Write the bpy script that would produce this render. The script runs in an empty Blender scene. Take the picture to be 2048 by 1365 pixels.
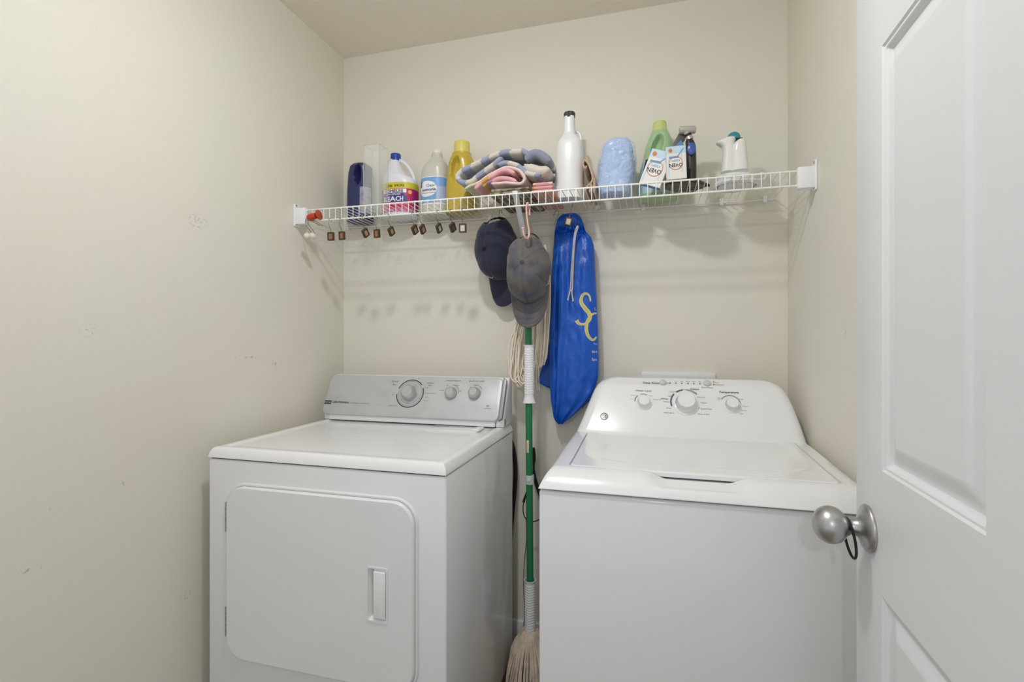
import bpy, bmesh, math, random
from mathutils import Vector, Matrix, noise
from mathutils.bvhtree import BVHTree
R = math.radians
random.seed(7)

# ------------------------------------------------------------------ camera, world, light, exposure
F = 999.7; YAW = R(15.458); CY0 = 677.0; ZC = 1.2265
XL, XR, D, HC = -1.282, 0.4524, 1.8964, 2.44
S = bpy.context.scene
cam = bpy.data.cameras.new('camera'); camo = bpy.data.objects.new('camera', cam)
S.collection.objects.link(camo)
camo.location = (0, 0, ZC); camo.rotation_euler = (R(90), 0, YAW)
cam.sensor_width = 36; cam.lens = 36*F/2048; cam.shift_y = -5.5/2048
cam.clip_start = 0.02
S.camera = camo
S.cycles.max_bounces = 16; S.cycles.diffuse_bounces = 10; S.cycles.transparent_max_bounces = 24
S.view_settings.view_transform = 'Standard'; S.view_settings.look = 'None'
S.view_settings.exposure = -0.09; S.view_settings.gamma = 1; S.view_settings.use_curve_mapping = False
wd = bpy.data.worlds.new('ambient_fill'); S.world = wd; wd.use_nodes = True  # uniform fill added to light the room through its open front
wd.node_tree.nodes['Background'].inputs[0].default_value = (0.97, 0.985, 1.0, 1)
wd.node_tree.nodes['Background'].inputs[1].default_value = 0.76
LAMP = Vector((-0.413, 0.754, 2.366)); LAMP_W = 7.2
li = bpy.data.lights.new('ceiling_bulb', 'AREA'); li.energy = LAMP_W; li.shape = 'DISK'; li.size = 0.12
li.color = (0.985, 0.995, 1.0)
lo = bpy.data.objects.new('ceiling_bulb', li); S.collection.objects.link(lo); lo.location = LAMP
gp = bpy.data.lights.new('ceiling_side_fill', 'POINT'); gp.energy = 9.0; gp.shadow_soft_size = 0.05; gp.color = li.color  # second light at the same lamp, added to brighten walls and ceiling
go = bpy.data.objects.new('ceiling_side_fill', gp); S.collection.objects.link(go); go.location = LAMP
hl = bpy.data.lights.new('hall_bulb', 'POINT'); hl.energy = 28; hl.shadow_soft_size = 0.03
ho = bpy.data.objects.new('hall_bulb', hl); S.collection.objects.link(ho); ho.location = (-.15, -1.8, 2.12)

# ------------------------------------------------------------------ helpers
cs, sn = math.cos(YAW), math.sin(YAW)
def ray(px, py):
    u = (px-1024)/F; v = (CY0-py)/F
    return Vector((cs*u-sn, sn*u+cs, v))
CAM = Vector((0, 0, ZC))
def W(px, py, Y):
    r = ray(px, py); return CAM + r*(Y/r.y)
def HP(px, py, p, n):
    r = ray(px, py); return CAM + r*((Vector(p)-CAM).dot(n)/r.dot(n))

def lin(c):
    return tuple((x/255/12.92 if x/255 <= .04045 else ((x/255+.055)/1.055)**2.4) for x in c)
MATS = {}
def mat(name, rgb, rough=.5, metal=0, spec=.5, trans=0, ior=1.45, bump=None, var=None, coat=0, alpha=1, sheen=0, emit=None):
    if name in MATS: return MATS[name]
    m = bpy.data.materials.new(name); m.use_nodes = True; nt = m.node_tree
    b = nt.nodes['Principled BSDF']; col = (*lin(rgb), 1)
    b.inputs['Base Color'].default_value = col; b.inputs['Roughness'].default_value = rough
    b.inputs['Metallic'].default_value = metal; b.inputs['Specular IOR Level'].default_value = spec
    b.inputs['Transmission Weight'].default_value = trans; b.inputs['IOR'].default_value = ior
    b.inputs['Coat Weight'].default_value = coat; b.inputs['Alpha'].default_value = alpha
    b.inputs['Sheen Weight'].default_value = sheen
    if emit: b.inputs['Emission Color'].default_value = (*lin(rgb), 1); b.inputs['Emission Strength'].default_value = emit
    tc = nt.nodes.new('ShaderNodeTexCoord')
    if var:   # (scale, other colour, lo, hi)
        n = nt.nodes.new('ShaderNodeTexNoise'); n.inputs['Scale'].default_value = var[0]; n.inputs['Detail'].default_value = 6
        nt.links.new(tc.outputs['Object'], n.inputs['Vector'])
        cr = nt.nodes.new('ShaderNodeValToRGB'); cr.color_ramp.elements[0].position = var[2]; cr.color_ramp.elements[1].position = var[3]
        cr.color_ramp.elements[0].color = col; cr.color_ramp.elements[1].color = (*lin(var[1]), 1)
        nt.links.new(n.outputs[0], cr.inputs[0]); nt.links.new(cr.outputs[0], b.inputs['Base Color'])
    if bump:  # (scale, strength, distance[, stretch xyz])
        n = nt.nodes.new('ShaderNodeTexNoise'); n.inputs['Scale'].default_value = bump[0]; n.inputs['Detail'].default_value = 4
        if len(bump) > 3:
            mp = nt.nodes.new('ShaderNodeMapping'); mp.inputs['Scale'].default_value = bump[3]
            nt.links.new(tc.outputs['Object'], mp.inputs[0]); nt.links.new(mp.outputs[0], n.inputs['Vector'])
        else: nt.links.new(tc.outputs['Object'], n.inputs['Vector'])
        bp = nt.nodes.new('ShaderNodeBump'); bp.inputs['Strength'].default_value = bump[1]; bp.inputs['Distance'].default_value = bump[2]
        nt.links.new(n.outputs[0], bp.inputs['Height']); nt.links.new(bp.outputs[0], b.inputs['Normal'])
    MATS[name] = m; return m

class MB:
    def __init__(s): s.v = []; s.f = []; s.m = []
    def add(s, vs, fs, mi=0):
        o = len(s.v); s.v += [Vector(v) for v in vs]
        s.f += [tuple(i+o for i in f) for f in fs]
        s.m += (mi if isinstance(mi, list) else [mi]*len(fs)); return s
    def bm(s, b, mi=0, mx=None):
        b.verts.ensure_lookup_table(); b.verts.index_update()
        s.add([(mx @ v.co) if mx else v.co.copy() for v in b.verts], [[v.index for v in f.verts] for f in b.faces], mi); b.free(); return s
    def box(s, a, b, r=0, seg=2, mi=0, mx=None):
        bmx = bmesh.new(); bmesh.ops.create_cube(bmx, size=1)
        a = Vector(a); b = Vector(b)
        for v in bmx.verts: v.co = Vector((a[i]+(v.co[i]+.5)*(b[i]-a[i]) for i in range(3)))
        if r: bmesh.ops.bevel(bmx, geom=list(bmx.edges), offset=r, segments=seg, profile=.5, affect='EDGES')
        return s.bm(bmx, mi, mx)
    def tube(s, pts, r, n=8, mi=0, closed=False, caps=True):
        pts = [Vector(p) for p in pts]; N = len(pts); rs = r if isinstance(r, (list, tuple)) else [r]*N
        vs = []; up = None
        for i, p in enumerate(pts):
            if closed: t = pts[(i+1) % N]-pts[i-1]
            else: t = pts[min(i+1, N-1)]-pts[max(i-1, 0)]
            t.normalize()
            if up is None: up = t.orthogonal().normalized()
            else:
                up = up-t*up.dot(t)
                up = up.normalized() if up.length > 1e-6 else t.orthogonal().normalized()
            w = t.cross(up)
            for k in range(n):
                a = 2*math.pi*k/n; vs.append(p+(up*math.cos(a)+w*math.sin(a))*rs[i])
        fs = []
        for i in range(N if closed else N-1):
            j = (i+1) % N
            for k in range(n): fs.append((i*n+k, i*n+(k+1) % n, j*n+(k+1) % n, j*n+k))
        if not closed and caps: fs.append(tuple(range(n))[::-1]); fs.append(tuple((N-1)*n+k for k in range(n)))
        return s.add(vs, fs, mi)
    def loft(s, rings, mi=0, cap0=True, cap1=True):
        n = len(rings[0]); vs = [p for r in rings for p in r]; fs = []
        for i in range(len(rings)-1):
            for k in range(n): fs.append((i*n+k, i*n+(k+1) % n, (i+1)*n+(k+1) % n, (i+1)*n+k))
        if cap0: fs.append(tuple(range(n))[::-1])
        if cap1: fs.append(tuple((len(rings)-1)*n+k for k in range(n)))
        return s.add(vs, fs, mi)
    def lathe(s, prof, mx=None, n=32, mi=0):
        rings = []
        for r, z in prof:
            rings.append([(mx or Matrix()) @ Vector((max(r, 1e-5)*math.cos(2*math.pi*k/n), max(r, 1e-5)*math.sin(2*math.pi*k/n), z)) for k in range(n)])
        return s.loft(rings, mi)
    def grid(s, fn, us, vs, mi=0, mf=None):
        P = [fn(u, v) for v in vs for u in us]; nu = len(us); fs = []; ms = []
        for j in range(len(vs)-1):
            for i in range(nu-1):
                fs.append((j*nu+i, j*nu+i+1, (j+1)*nu+i+1, (j+1)*nu+i))
                ms.append(mf((us[i]+us[i+1])/2, (vs[j]+vs[j+1])/2) if mf else mi)
        return s.add(P, fs, ms)
    def prism(s, poly, y0, y1, mi=0, r=0, mx=None):      # polygon in XZ, extruded along Y
        n = len(poly); b = bmesh.new()
        A = [b.verts.new((x, y0, z)) for x, z in poly]; B = [b.verts.new((x, y1, z)) for x, z in poly]
        b.faces.new(A); b.faces.new(B[::-1])
        for i in range(n): b.faces.new((A[i], B[i], B[(i+1) % n], A[(i+1) % n]))
        bmesh.ops.recalc_face_normals(b, faces=b.faces)
        if r: bmesh.ops.bevel(b, geom=list(b.edges), offset=r, segments=3, profile=.5, affect='EDGES')
        return s.bm(b, mi, mx)
    def warp(s, fn): s.v = [Vector(fn(v)) for v in s.v]; return s
    def build(s, name, mats, parent=None, ang=38, sub=0, origin=None, recalc=True):
        o = Vector(origin) if origin else (parent_loc(parent) if parent else Vector((0, 0, 0)))
        me = bpy.data.meshes.new(name)
        me.from_pydata([v-o for v in s.v], [], s.f)
        for m in (mats if isinstance(mats, list) else [mats]): me.materials.append(m)
        me.polygons.foreach_set('material_index', s.m)
        me.polygons.foreach_set('use_smooth', [True]*len(me.polygons))
        if recalc:
            b = bmesh.new(); b.from_mesh(me); bmesh.ops.recalc_face_normals(b, faces=b.faces); b.to_mesh(me); b.free()
        if ang is not None: me.set_sharp_from_angle(angle=R(ang))
        me.update()
        ob = bpy.data.objects.new(name, me); S.collection.objects.link(ob)
        if parent: ob.parent = parent
        elif origin: ob.location = o
        if sub:
            md = ob.modifiers.new('smooth', 'SUBSURF'); md.levels = sub; md.render_levels = sub
        return ob
LOCS = {}
def parent_loc(p): return LOCS.get(p.name, Vector((0, 0, 0)))
def tag(o, label=None, cat=None, group=None, kind=None):
    if label: o['label'] = label
    if cat: o['category'] = cat
    if group: o['group'] = group
    if kind: o['kind'] = kind
    return o
def thing(name, loc, label, cat, group=None):
    o = bpy.data.objects.new(name, None); S.collection.objects.link(o); o.location = loc; o.empty_display_size = .05
    LOCS[o.name] = Vector(loc); return tag(o, label, cat, group)
def reg(o, parent):      # lets sub-parts be built in world coordinates too
    LOCS[o.name] = parent_loc(parent); return o
def cr(pts, k=6, closed=False):   # smooth path through points
    P = [Vector(p) for p in pts]; N = len(P); out = []
    for i in range(N if closed else N-1):
        p0 = P[(i-1) % N] if (closed or i > 0) else P[0]; p1 = P[i]; p2 = P[(i+1) % N]; p3 = P[(i+2) % N] if (closed or i+2 < N) else P[-1]
        for j in range(k):
            t = j/k
            out.append(.5*((2*p1)+(p2-p0)*t+(2*p0-5*p1+4*p2-p3)*t*t+(3*p1-p0-3*p2+p3)*t**3))
    if not closed: out.append(P[-1])
    return out
def rng(a, b, n): return [a+(b-a)*i/n for i in range(n+1)]
def sm(a, b, x):
    t = max(0, min(1, (x-a)/(b-a))); return t*t*(3-2*t)
_txt = {}
def text_bm(st, bold=False):
    key = st
    if key not in _txt:
        cu = bpy.data.curves.new('lettering_source', 'FONT'); cu.body = st; cu.size = 1; cu.align_x = 'CENTER'; cu.resolution_u = 2
        ob = bpy.data.objects.new('lettering_source', cu); S.collection.objects.link(ob)
        dg = bpy.context.evaluated_depsgraph_get(); me = bpy.data.meshes.new_from_object(ob.evaluated_get(dg))
        _txt[key] = ([v.co.copy() for v in me.vertices], [tuple(p.vertices) for p in me.polygons])
        bpy.data.objects.remove(ob); bpy.data.curves.remove(cu); bpy.data.meshes.remove(me)
    return _txt[key]
def put_text(mb, st, fn, h, mi=0, squash=1.0, bold=0):
    """fn maps local (x right, y up) metres to a point; h is cap height in metres"""
    vs, fs = text_bm(st); k = h/.7
    offs = [(0, 0)] if not bold else [(-bold*h, 0), (bold*h, 0), (0, bold*h), (0, -bold*h)]
    for i, (dx, dy) in enumerate(offs):
        mb.add([fn(v.x*k*squash+dx, (v.y-.35)*k+dy) for v in vs], fs, mi)
def plane_fn(o, xd, yd, rot=0, lift=None):
    o = Vector(o); xd = Vector(xd).normalized(); yd = Vector(yd).normalized()
    c_, s_ = math.cos(rot), math.sin(rot)
    def f(x, y): return o+xd*(x*c_-y*s_)+yd*(x*s_+y*c_)
    return f
def superring(cx, cy, z, rx, ry, e=2.5, n=48):
    out = []
    for k in range(n):
        a = 2*math.pi*k/n; c_, s_ = math.cos(a), math.sin(a)
        out.append(Vector((cx+rx*math.copysign(abs(c_)**(2/e), c_), cy+ry*math.copysign(abs(s_)**(2/e), s_), z)))
    return out
def sil(rows, Yc):        # silhouette rows (y, xl, xr) at depth Yc -> (z, cx, rx)
    out = []
    for r in rows:
        a = W(r[1], r[0], Yc); b = W(r[2], r[0], Yc); out.append(((a.z+b.z)/2, (a.x+b.x)/2, (b.x-a.x)/2))
    return out
def resample(rows, n):
    rows = sorted(rows); P = [Vector(r) for r in rows]; out = []
    zs = rng(rows[0][0], rows[-1][0], n)
    for z in zs:
        for i in range(len(P)-1):
            if P[i][0] <= z <= P[i+1][0]+1e-9:
                t = (z-P[i][0])/max(1e-9, P[i+1][0]-P[i][0]); t = t*t*(3-2*t)*.5+t*.5
                out.append(tuple(P[i].lerp(P[i+1], t))); break
    return out

# ------------------------------------------------------------------ materials of the room
def wall_mat():
    m = mat('beige_wall_paint', (223, 220, 206), .75, spec=.25)
    nt = m.node_tree; b = nt.nodes['Principled BSDF']; L = nt.links
    geo = nt.nodes.new('ShaderNodeNewGeometry')
    n = nt.nodes.new('ShaderNodeTexNoise'); n.inputs['Scale'].default_value = 160; n.inputs['Detail'].default_value = 3
    L.new(geo.outputs['Position'], n.inputs['Vector'])
    bp = nt.nodes.new('ShaderNodeBump'); bp.inputs['Strength'].default_value = .28; bp.inputs['Distance'].default_value = .0015
    L.new(n.outputs[0], bp.inputs['Height']); L.new(bp.outputs[0], b.inputs['Normal'])
    # broad uneven tone of old paint
    n2 = nt.nodes.new('ShaderNodeTexNoise'); n2.inputs['Scale'].default_value = 2.2; n2.inputs['Detail'].default_value = 4
    L.new(geo.outputs['Position'], n2.inputs['Vector'])
    r2 = nt.nodes.new('ShaderNodeValToRGB'); r2.color_ramp.elements[0].position = .35; r2.color_ramp.elements[1].position = .68
    r2.color_ramp.elements[0].color = (*lin((222, 220, 209)), 1); r2.color_ramp.elements[1].color = (*lin((224, 219, 208)), 1)
    L.new(n2.outputs[0], r2.inputs[0])
    # scuffs: (centre, radii)
    sp = [(W(548, 729, D) , None)]
    def LW(px, py):
        r = ray(px, py); return CAM+r*(XL/r.x)
    def RW(px, py):
        r = ray(px, py); return CAM+r*(XR/r.x)
    sc = [(LW(548, 729), (.03, .045, .010)), (LW(185, 661), (.03, .035, .02)), (LW(62, 1140), (.03, .04, .008)), (LW(213, 66), (.02, .04, .003)),
          (LW(372, 1190), (.02, .03, .02)), (LW(248, 966), (.02, .008, .015)), (W(1088, 665, D), (.03, .02, .004)), (LW(395, 445), (.02, .05, .03)),
          (W(855, 658, D), (.03, .02, .003)), (W(1408, 500, D), (.003, .02, .04)), (W(803, 685, D), (.03, .02, .003)), (LW(93, 1022), (.02, .012, .012)),
          (RW(1690, 660), (.02, .01, .03)), (W(1212, 70, D), (.008, .02, .006)), (LW(500, 715), (.02, .12, .008))]
    acc = None
    for c, r in sc:
        mp = nt.nodes.new('ShaderNodeVectorMath'); mp.operation = 'SUBTRACT'; mp.inputs[1].default_value = c
        L.new(geo.outputs['Position'], mp.inputs[0])
        dv = nt.nodes.new('ShaderNodeVectorMath'); dv.operation = 'DIVIDE'; dv.inputs[1].default_value = r; L.new(mp.outputs[0], dv.inputs[0])
        ln = nt.nodes.new('ShaderNodeVectorMath'); ln.operation = 'LENGTH'; L.new(dv.outputs[0], ln.inputs[0])
        mr = nt.nodes.new('ShaderNodeMapRange'); mr.inputs['From Min'].default_value = 1; mr.inputs['From Max'].default_value = .2
        L.new(ln.outputs['Value'], mr.inputs['Value'])
        if acc is None: acc = mr.outputs[0]
        else:
            mx = nt.nodes.new('ShaderNodeMath'); mx.operation = 'MAXIMUM'; L.new(acc, mx.inputs[0]); L.new(mr.outputs[0], mx.inputs[1]); acc = mx.outputs[0]
    n3 = nt.nodes.new('ShaderNodeTexNoise'); n3.inputs['Scale'].default_value = 120; n3.inputs['Detail'].default_value = 8; L.new(geo.outputs['Position'], n3.inputs['Vector'])
    r3 = nt.nodes.new('ShaderNodeValToRGB'); r3.color_ramp.elements[0].position = .55; r3.color_ramp.elements[1].position = .64; L.new(n3.outputs[0], r3.inputs[0])
    mu = nt.nodes.new('ShaderNodeMath'); mu.operation = 'MULTIPLY'; L.new(acc, mu.inputs[0]); L.new(r3.outputs[0], mu.inputs[1])
    mu2 = nt.nodes.new('ShaderNodeMath'); mu2.operation = 'MULTIPLY'; L.new(mu.outputs[0], mu2.inputs[0]); mu2.inputs[1].default_value = .45
    mix = nt.nodes.new('ShaderNodeMix'); mix.data_type = 'RGBA'
    L.new(mu2.outputs[0], mix.inputs[0]); L.new(r2.outputs[0], mix.inputs[6]); mix.inputs[7].default_value = (*lin((110, 104, 92)), 1)
    L.new(mix.outputs[2], b.inputs['Base Color'])
    return m
M_wall = wall_mat()
M_ceil = mat('textured_ceiling_paint', (234, 229, 218), .85, spec=.2, bump=(48, .5, .004))
M_trim = mat('white_trim_paint', (226, 228, 230), .4, bump=(30, .05, .001))
M_floor = mat('vinyl_floor', (150, 138, 120), .45, var=(9, (128, 116, 100), .35, .65), bump=(60, .1, .001))
M_door = mat('white_moulded_door', (224, 225, 228), .42, bump=(7, .10, .0012, (6, 1.2, 22)))
M_app = mat('white_enamel', (232, 233, 235), .16, coat=.1, bump=(9, .02, .001))
M_appfront = mat('white_enamel_cabinet', (226, 227, 229), .13, bump=(7, .02, .001))
M_gap = mat('dark_gap', (40, 40, 42), .7)
M_silver = mat('silver_console_plastic', (196, 198, 200), .42, metal=.25, var=(14, (184, 186, 188), .45, .8))
M_ink = mat('grey_print', (92, 93, 97), .6)
M_ink2 = mat('dark_print', (45, 45, 48), .6)
M_inkb = mat('blue_print', (96, 98, 150), .6)
M_knob = mat('satin_knob', (190, 191, 193), .32, metal=.55)
M_chrome = mat('chrome', (215, 216, 218), .14, metal=1)
M_nickel = mat('brushed_nickel', (186, 186, 186), .36, metal=1, bump=(60, .12, .0006, (1, 1, 8)))
M_rubber = mat('black_rubber', (22, 22, 23), .55)
M_wire = mat('white_vinyl_wire', (236, 236, 232), .35)
M_brkt = mat('white_bracket_plastic', (234, 236, 240), .4)

# ------------------------------------------------------------------ room
def struct(mb, name, m, **k): return tag(mb.build(name, m, **k), kind='structure')
T = .1
YF = .14     # inner face of the wall with the doorway
struct(MB().box((XL-T, -1.6, -.1), (1.2, D+T, 0)), 'floor', M_floor)
struct(MB().box((XL-T, YF-.12, HC), (XR+T, D+T, HC+.1)), 'ceiling', M_ceil)
struct(MB().box((XL-T, D, 0), (XR+T, D+T, HC)), 'wall_back', M_wall)
struct(MB().box((XL-T, YF-.12, 0), (XL, D, HC)), 'wall_left', M_wall)
struct(MB().box((XR, YF-.12, 0), (XR+T, D, HC)), 'wall_right', M_wall)
def baseboard(name, a, b):
    struct(MB().box(a, b, .004, 2), name, M_trim)
baseboard('baseboard_back', (XL, D-.014, 0), (XR, D, .125))
baseboard('baseboard_left', (XL, YF, 0), (XL+.014, D-.014, .125))
baseboard('baseboard_right', (XR-.014, YF, 0), (XR, D-.014, .125))

# ceiling lamp
lt = thing('ceiling_light', (LAMP.x, LAMP.y, HC), 'round flush ceiling light fitting in front of the machines', 'ceiling light')
MB().lathe([(0, 0), (.09, 0), (.09, -.02), (.0, -.02)], Matrix.Translation((LAMP.x, LAMP.y, HC))).build('base', M_chrome, lt)
MB().lathe([(.012, -.02), (.012, -.04), (.0, -.042)], Matrix.Translation((LAMP.x, LAMP.y, HC)), 16).build('bulb_socket', M_trim, lt)

# ------------------------------------------------------------------ door leaf, rotated 2.1 degrees past square
DA = R(2.1); KP = Vector((.3459, .9474, .914))
ed = Vector((math.sin(DA), math.cos(DA), 0)); nd = Vector((-math.cos(DA), math.sin(DA), 0))
FE = KP+ed*.0601; FE.z = 0       # free edge, front face
DW, DHT, DTH = .838, 2.03, .035
door = tag(bpy.data.objects.new('door_1', None), kind='structure'); S.collection.objects.link(door)
hinge = FE-ed*DW; door.location = hinge; LOCS['door_1'] = hinge
pan = []
for (a, b) in ((.113, .380), (.480, .725)):
    for (z0, z1) in ((.235, .829), (1.022, 1.677), (1.79, 1.91)): pan.append((a, b, z0, z1))
def dprof(q):
    if q <= 0: return 0
    if q < .003: return -.003*q/.003
    if q < .006: return -.003
    if q < .014: return -.003-.008*sm(.006, .014, q)
    if q < .018: return -.011
    if q < .043: return -.011+.009*(q-.018)/.025
    return -.002
brk = [0, .001, .003, .006, .008, .010, .012, .014, .018, .024, .030, .036, .043, .045]
us = {0, .004, DW-.004, DW}; zs = {0.005, .009, DHT-.004, DHT}
for a, b, z0, z1 in pan:
    for q in brk: us |= {round(a+q, 4), round(b-q, 4)}; zs |= {round(z0+q, 4), round(z1-q, 4)}
us = sorted(us); zs = sorted(zs)
def dface(u, z):
    q = max(min(u-a, b-u, z-z0, z1-z) for a, b, z0, z1 in pan); e = dprof(q)
    if u < .002 or z > DHT-.002 or u > DW-.002: e = -.002
    return FE-ed*u+Vector((0, 0, z))+nd*e
mb = MB(); mb.grid(dface, us, zs)
bx = lambda u, z, t: FE-ed*u+Vector((0, 0, z))-nd*t
c8 = [bx(u, z, t) for t in (.002, DTH) for z in (.005, DHT) for u in (0, DW)]
mb.add(c8, [(4, 5, 7, 6), (0, 4, 6, 2), (1, 3, 7, 5), (2, 6, 7, 3), (0, 1, 5, 4)])
dl = mb.build('door_leaf', M_door, door, ang=28)
# knob set
def axis_mx(p, z): return Matrix.Translation(p) @ Vector((0, 0, 1)).rotation_difference(Vector(z)).to_matrix().to_4x4()
km = axis_mx(KP, nd)
ros = MB().lathe([(0, 0), (.0375, 0), (.0385, .002), (.0375, .005), (.033, .008), (.024, .011), (.019, .014), (.014, .018), (.0125, .026)], km, 48).build('rosette', M_nickel, door, ang=60)
kb = MB().lathe([(.0125, .016), (.0118, .022), (.0125, .028), (.0150, .0295)]+[(.0306*math.cos(a)**.92, .0555+(.0262 if a > 0 else .0262)*math.sin(a)) for a in rng(-1.05, 1.56, 40)], km, 64)
kb.build('door_knob', M_nickel, door, ang=80)
MB().box((0, 0, 0), (.02, .003, .057), 0).warp(lambda v: FE-nd*(.008+v.x)+ed*(v.y-.002)+Vector((0, 0, .886+v.z))).build('latch_plate', M_nickel, door)
for hz in (.25, 1.05, 1.8):
    MB().lathe([(0, 0), (.006, 0), (.006, .09), (0, .09)], Matrix.Translation(hinge+nd*.006-ed*.006+Vector((0, 0, hz))), 12).build('hinge', M_nickel, door)
# hair tie looped on the knob neck
pts = []
nk = KP+nd*.027
for k in range(28):
    a = 2*math.pi*k/28
    pts.append(nk+Vector((0, 0, -.0185))+Vector((0, 0, 1))*(.0330*math.cos(a))+(ed*.020+nd*.002)*math.sin(a)+nd*(.005*math.cos(a)))
tag(MB().tube(pts, .0021, 8, closed=True).build('hair_tie', M_rubber, origin=nk), 'black elastic hair tie looped around the door knob', 'hair tie')

# ------------------------------------------------------------------ dryer
GX0, GX1, GY, GYB = -1.2264, -.4894, 1.153, 1.80
dr = thing('dryer', ((GX0+GX1)/2, (GY+GYB)/2, 0), 'white front-loading dryer with silver control panel on its back edge', 'dryer')
mb = MB().box((GX0, GY+.002, .05), (GX1, GYB-.02, .8805), .006, 3).box((GX0+.03, GY+.04, 0), (GX1-.03, GYB-.06, .06))
cab = mb.build('cabinet', M_appfront, dr)
MB().box((GX0+.006, GY+.008, .878), (GX1-.006, GYB-.03, .8855)).build('top_seam', M_gap, dr)
# top lid, heightfield with a shallow raised rim
def ltop(x, y):
    e = min(x-GX0, GX1-x, y-GY); z = .886+.0265*math.sin(min(1, max(0, e)/.014)*math.pi/2)**.7 if e < .014 else .9125
    if e > .030: z -= .0035*sm(.030, .040, e)
    return Vector((x, y, z))
def near(a, b, extra): return sorted({round(v, 5) for v in extra if a <= v <= b} | {a, b})
ee = [0, .0006, .0015, .003, .005, .0075, .0105, .014, .022, .030, .033, .037, .040, .06]
xs = near(GX0, GX1, [GX0+e for e in ee]+[GX1-e for e in ee]+rng(GX0+.07, GX1-.07, 8))
ys = near(GY, GYB-.02, [GY+e for e in ee]+rng(GY+.07, GYB-.02, 6))
mb = MB().grid(ltop, xs, ys)
mb.box((GX0, GY, .8845), (GX1, GYB-.02, .8862))
mb.build('top', M_app, dr, ang=50)
# lint screen cover at the rear right of the top
lp = W(905, 858, 1.66)
MB().box((-.745, 1.575, .9085), (-.56, 1.668, .9135), .002).build('lint_screen_cover', M_app, dr)
MB().prism([(-.585, .9135), (-.553, .9135), (-.556, .921), (-.576, .921)], 1.585, 1.64, r=.002).build('lint_screen_handle', M_app, dr)
# faint rings and marks left on the top are part of the enamel: thin printed stains
mk = mat('dryer_top_smudge', (206, 208, 212), .35)
mb = MB()
for (cx, cy, r) in ((-1.02, 1.50, .052), (-.90, 1.47, .05)):
    mb.tube([Vector((cx+r*math.cos(a), cy+r*math.sin(a), .9088)) for a in rng(0, 2*math.pi, 40)[:-1]], .0009, 4, closed=True)
mb.build('water_ring', mk, dr)
# door
def rrect(x0, x1, z0, z1, r, n=10):
    out = []
    for cx, cz, a0 in ((x1-r, z1-r, 0), (x0+r, z1-r, 90), (x0+r, z0+r, 180), (x1-r, z0+r, 270)):
        for k in range(n+1): a = R(a0+90*k/n); out.append((cx+r*math.cos(a), cz+r*math.sin(a)))
    return out
def inset_plate(mb, box, r, ylist, mi=0, n=10):      # stack of outlines: (inset, y)
    rings = []
    for ins, y in ylist:
        x0, x1, z0, z1 = box; rings.append([Vector((x, y, z)) for x, z in rrect(x0+ins, x1-ins, z0+ins, z1-ins, max(.002, r-ins), n)])
    mb.loft(rings, mi, cap0=False, cap1=True)
DB = (-1.152, -.572, .327, .8115)
mb = MB(); inset_plate(mb, (DB[0]-.009, DB[1]+.009, DB[2]-.009, DB[3]+.009), .068, [(.0, GY+.0018), (.003, GY-.0035), (.007, GY-.003), (.0095, GY+.0012), (.011, GY+.0016)])
mb.build('door_rim', M_appfront, dr, ang=50)
HB = (-.7035, -.6425, .499, .640)     # handle pocket
mb = MB()
ddr = reg(bpy.data.objects.new('loading_door', None), dr)
inset_plate(mb, DB, .060, [(0, GY+.0015), (0, GY-.008), (.0012, GY-.0105), (.004, GY-.0125)])
# cut pocket: rebuild front face as a frame around the handle recess
mb.f.pop(); mb.m.pop()
outer = [Vector((x, GY-.0125, z)) for x, z in rrect(DB[0]+.004, DB[1]-.004, DB[2]+.004, DB[3]-.004, .056, 10)]
inner = [Vector((x, GY-.0125, z)) for x, z in rrect(*HB, .006, 10)]
mb.loft([outer, inner], cap0=False, cap1=False)
mb.loft([inner, [Vector((x, GY-.0145, z)) for x, z in rrect(HB[0]-.0, HB[1]+.0, HB[2]-.0, HB[3]+.0, .006, 10)], [Vector((x, GY-.0145, z)) for x, z in rrect(HB[0]+.004, HB[1]-.004, HB[2]+.004, HB[3]-.004, .004, 10)], [Vector((x, GY-.010, z)) for x, z in rrect(HB[0]+.006, HB[1]-.006, HB[2]+.007, HB[3]-.007, .004, 10)]], cap0=False, cap1=False)
dd = mb.build('loading_door', M_appfront, dr, ang=40, recalc=False); LOCS[dd.name] = parent_loc(dr)
bpy.data.objects.remove(ddr) if ddr.name != dd.name else None
mb = MB()
# recessed cup and raised grip plate
x0, x1, z0, z1 = HB[0]+.006, HB[1]-.006, HB[2]+.007, HB[3]-.007
xm = x0+.0145
mb.add([(x0, GY-.010, z0), (xm, GY+.012, z0+.012), (xm, GY+.012, z1-.012), (x0, GY-.010, z1), (x1, GY-.010, z0), (x1, GY-.010, z1), (xm, GY-.010, z0), (xm, GY-.010, z1)],
       [(0, 1, 2, 3), (0, 6, 1), (3, 2, 7)])
mb.box((xm, GY-.0165, z0+.003), (x1-.0005, GY-.010, z1-.003), .0028, 3)
mb.box((xm-.001, GY-.010, z0), (x1, GY-.006, z1), .001)
mb.build('door_handle', M_app, dd, ang=40, recalc=False)
for (ya, yb) in ((1003, 1062), (1212, 1270)):
    a = W(454, ya, GY); b = W(454, yb, GY); mb = MB(); n = 5; h = (a.z-b.z)/n
    for k in range(n):
        mb.lathe([(0, 0), (.0042, 0), (.0042, h*.9), (0, h*.9)], Matrix.Translation((-1.1565, GY-.004, b.z+k*h)), 12)
    mb.box((-1.1575, GY-.004, b.z), (-1.140, GY+.001, a.z))
    mb.build('door_hinge', mat('worn_white_metal', (168, 168, 168), .4, metal=.6), dr)
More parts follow.
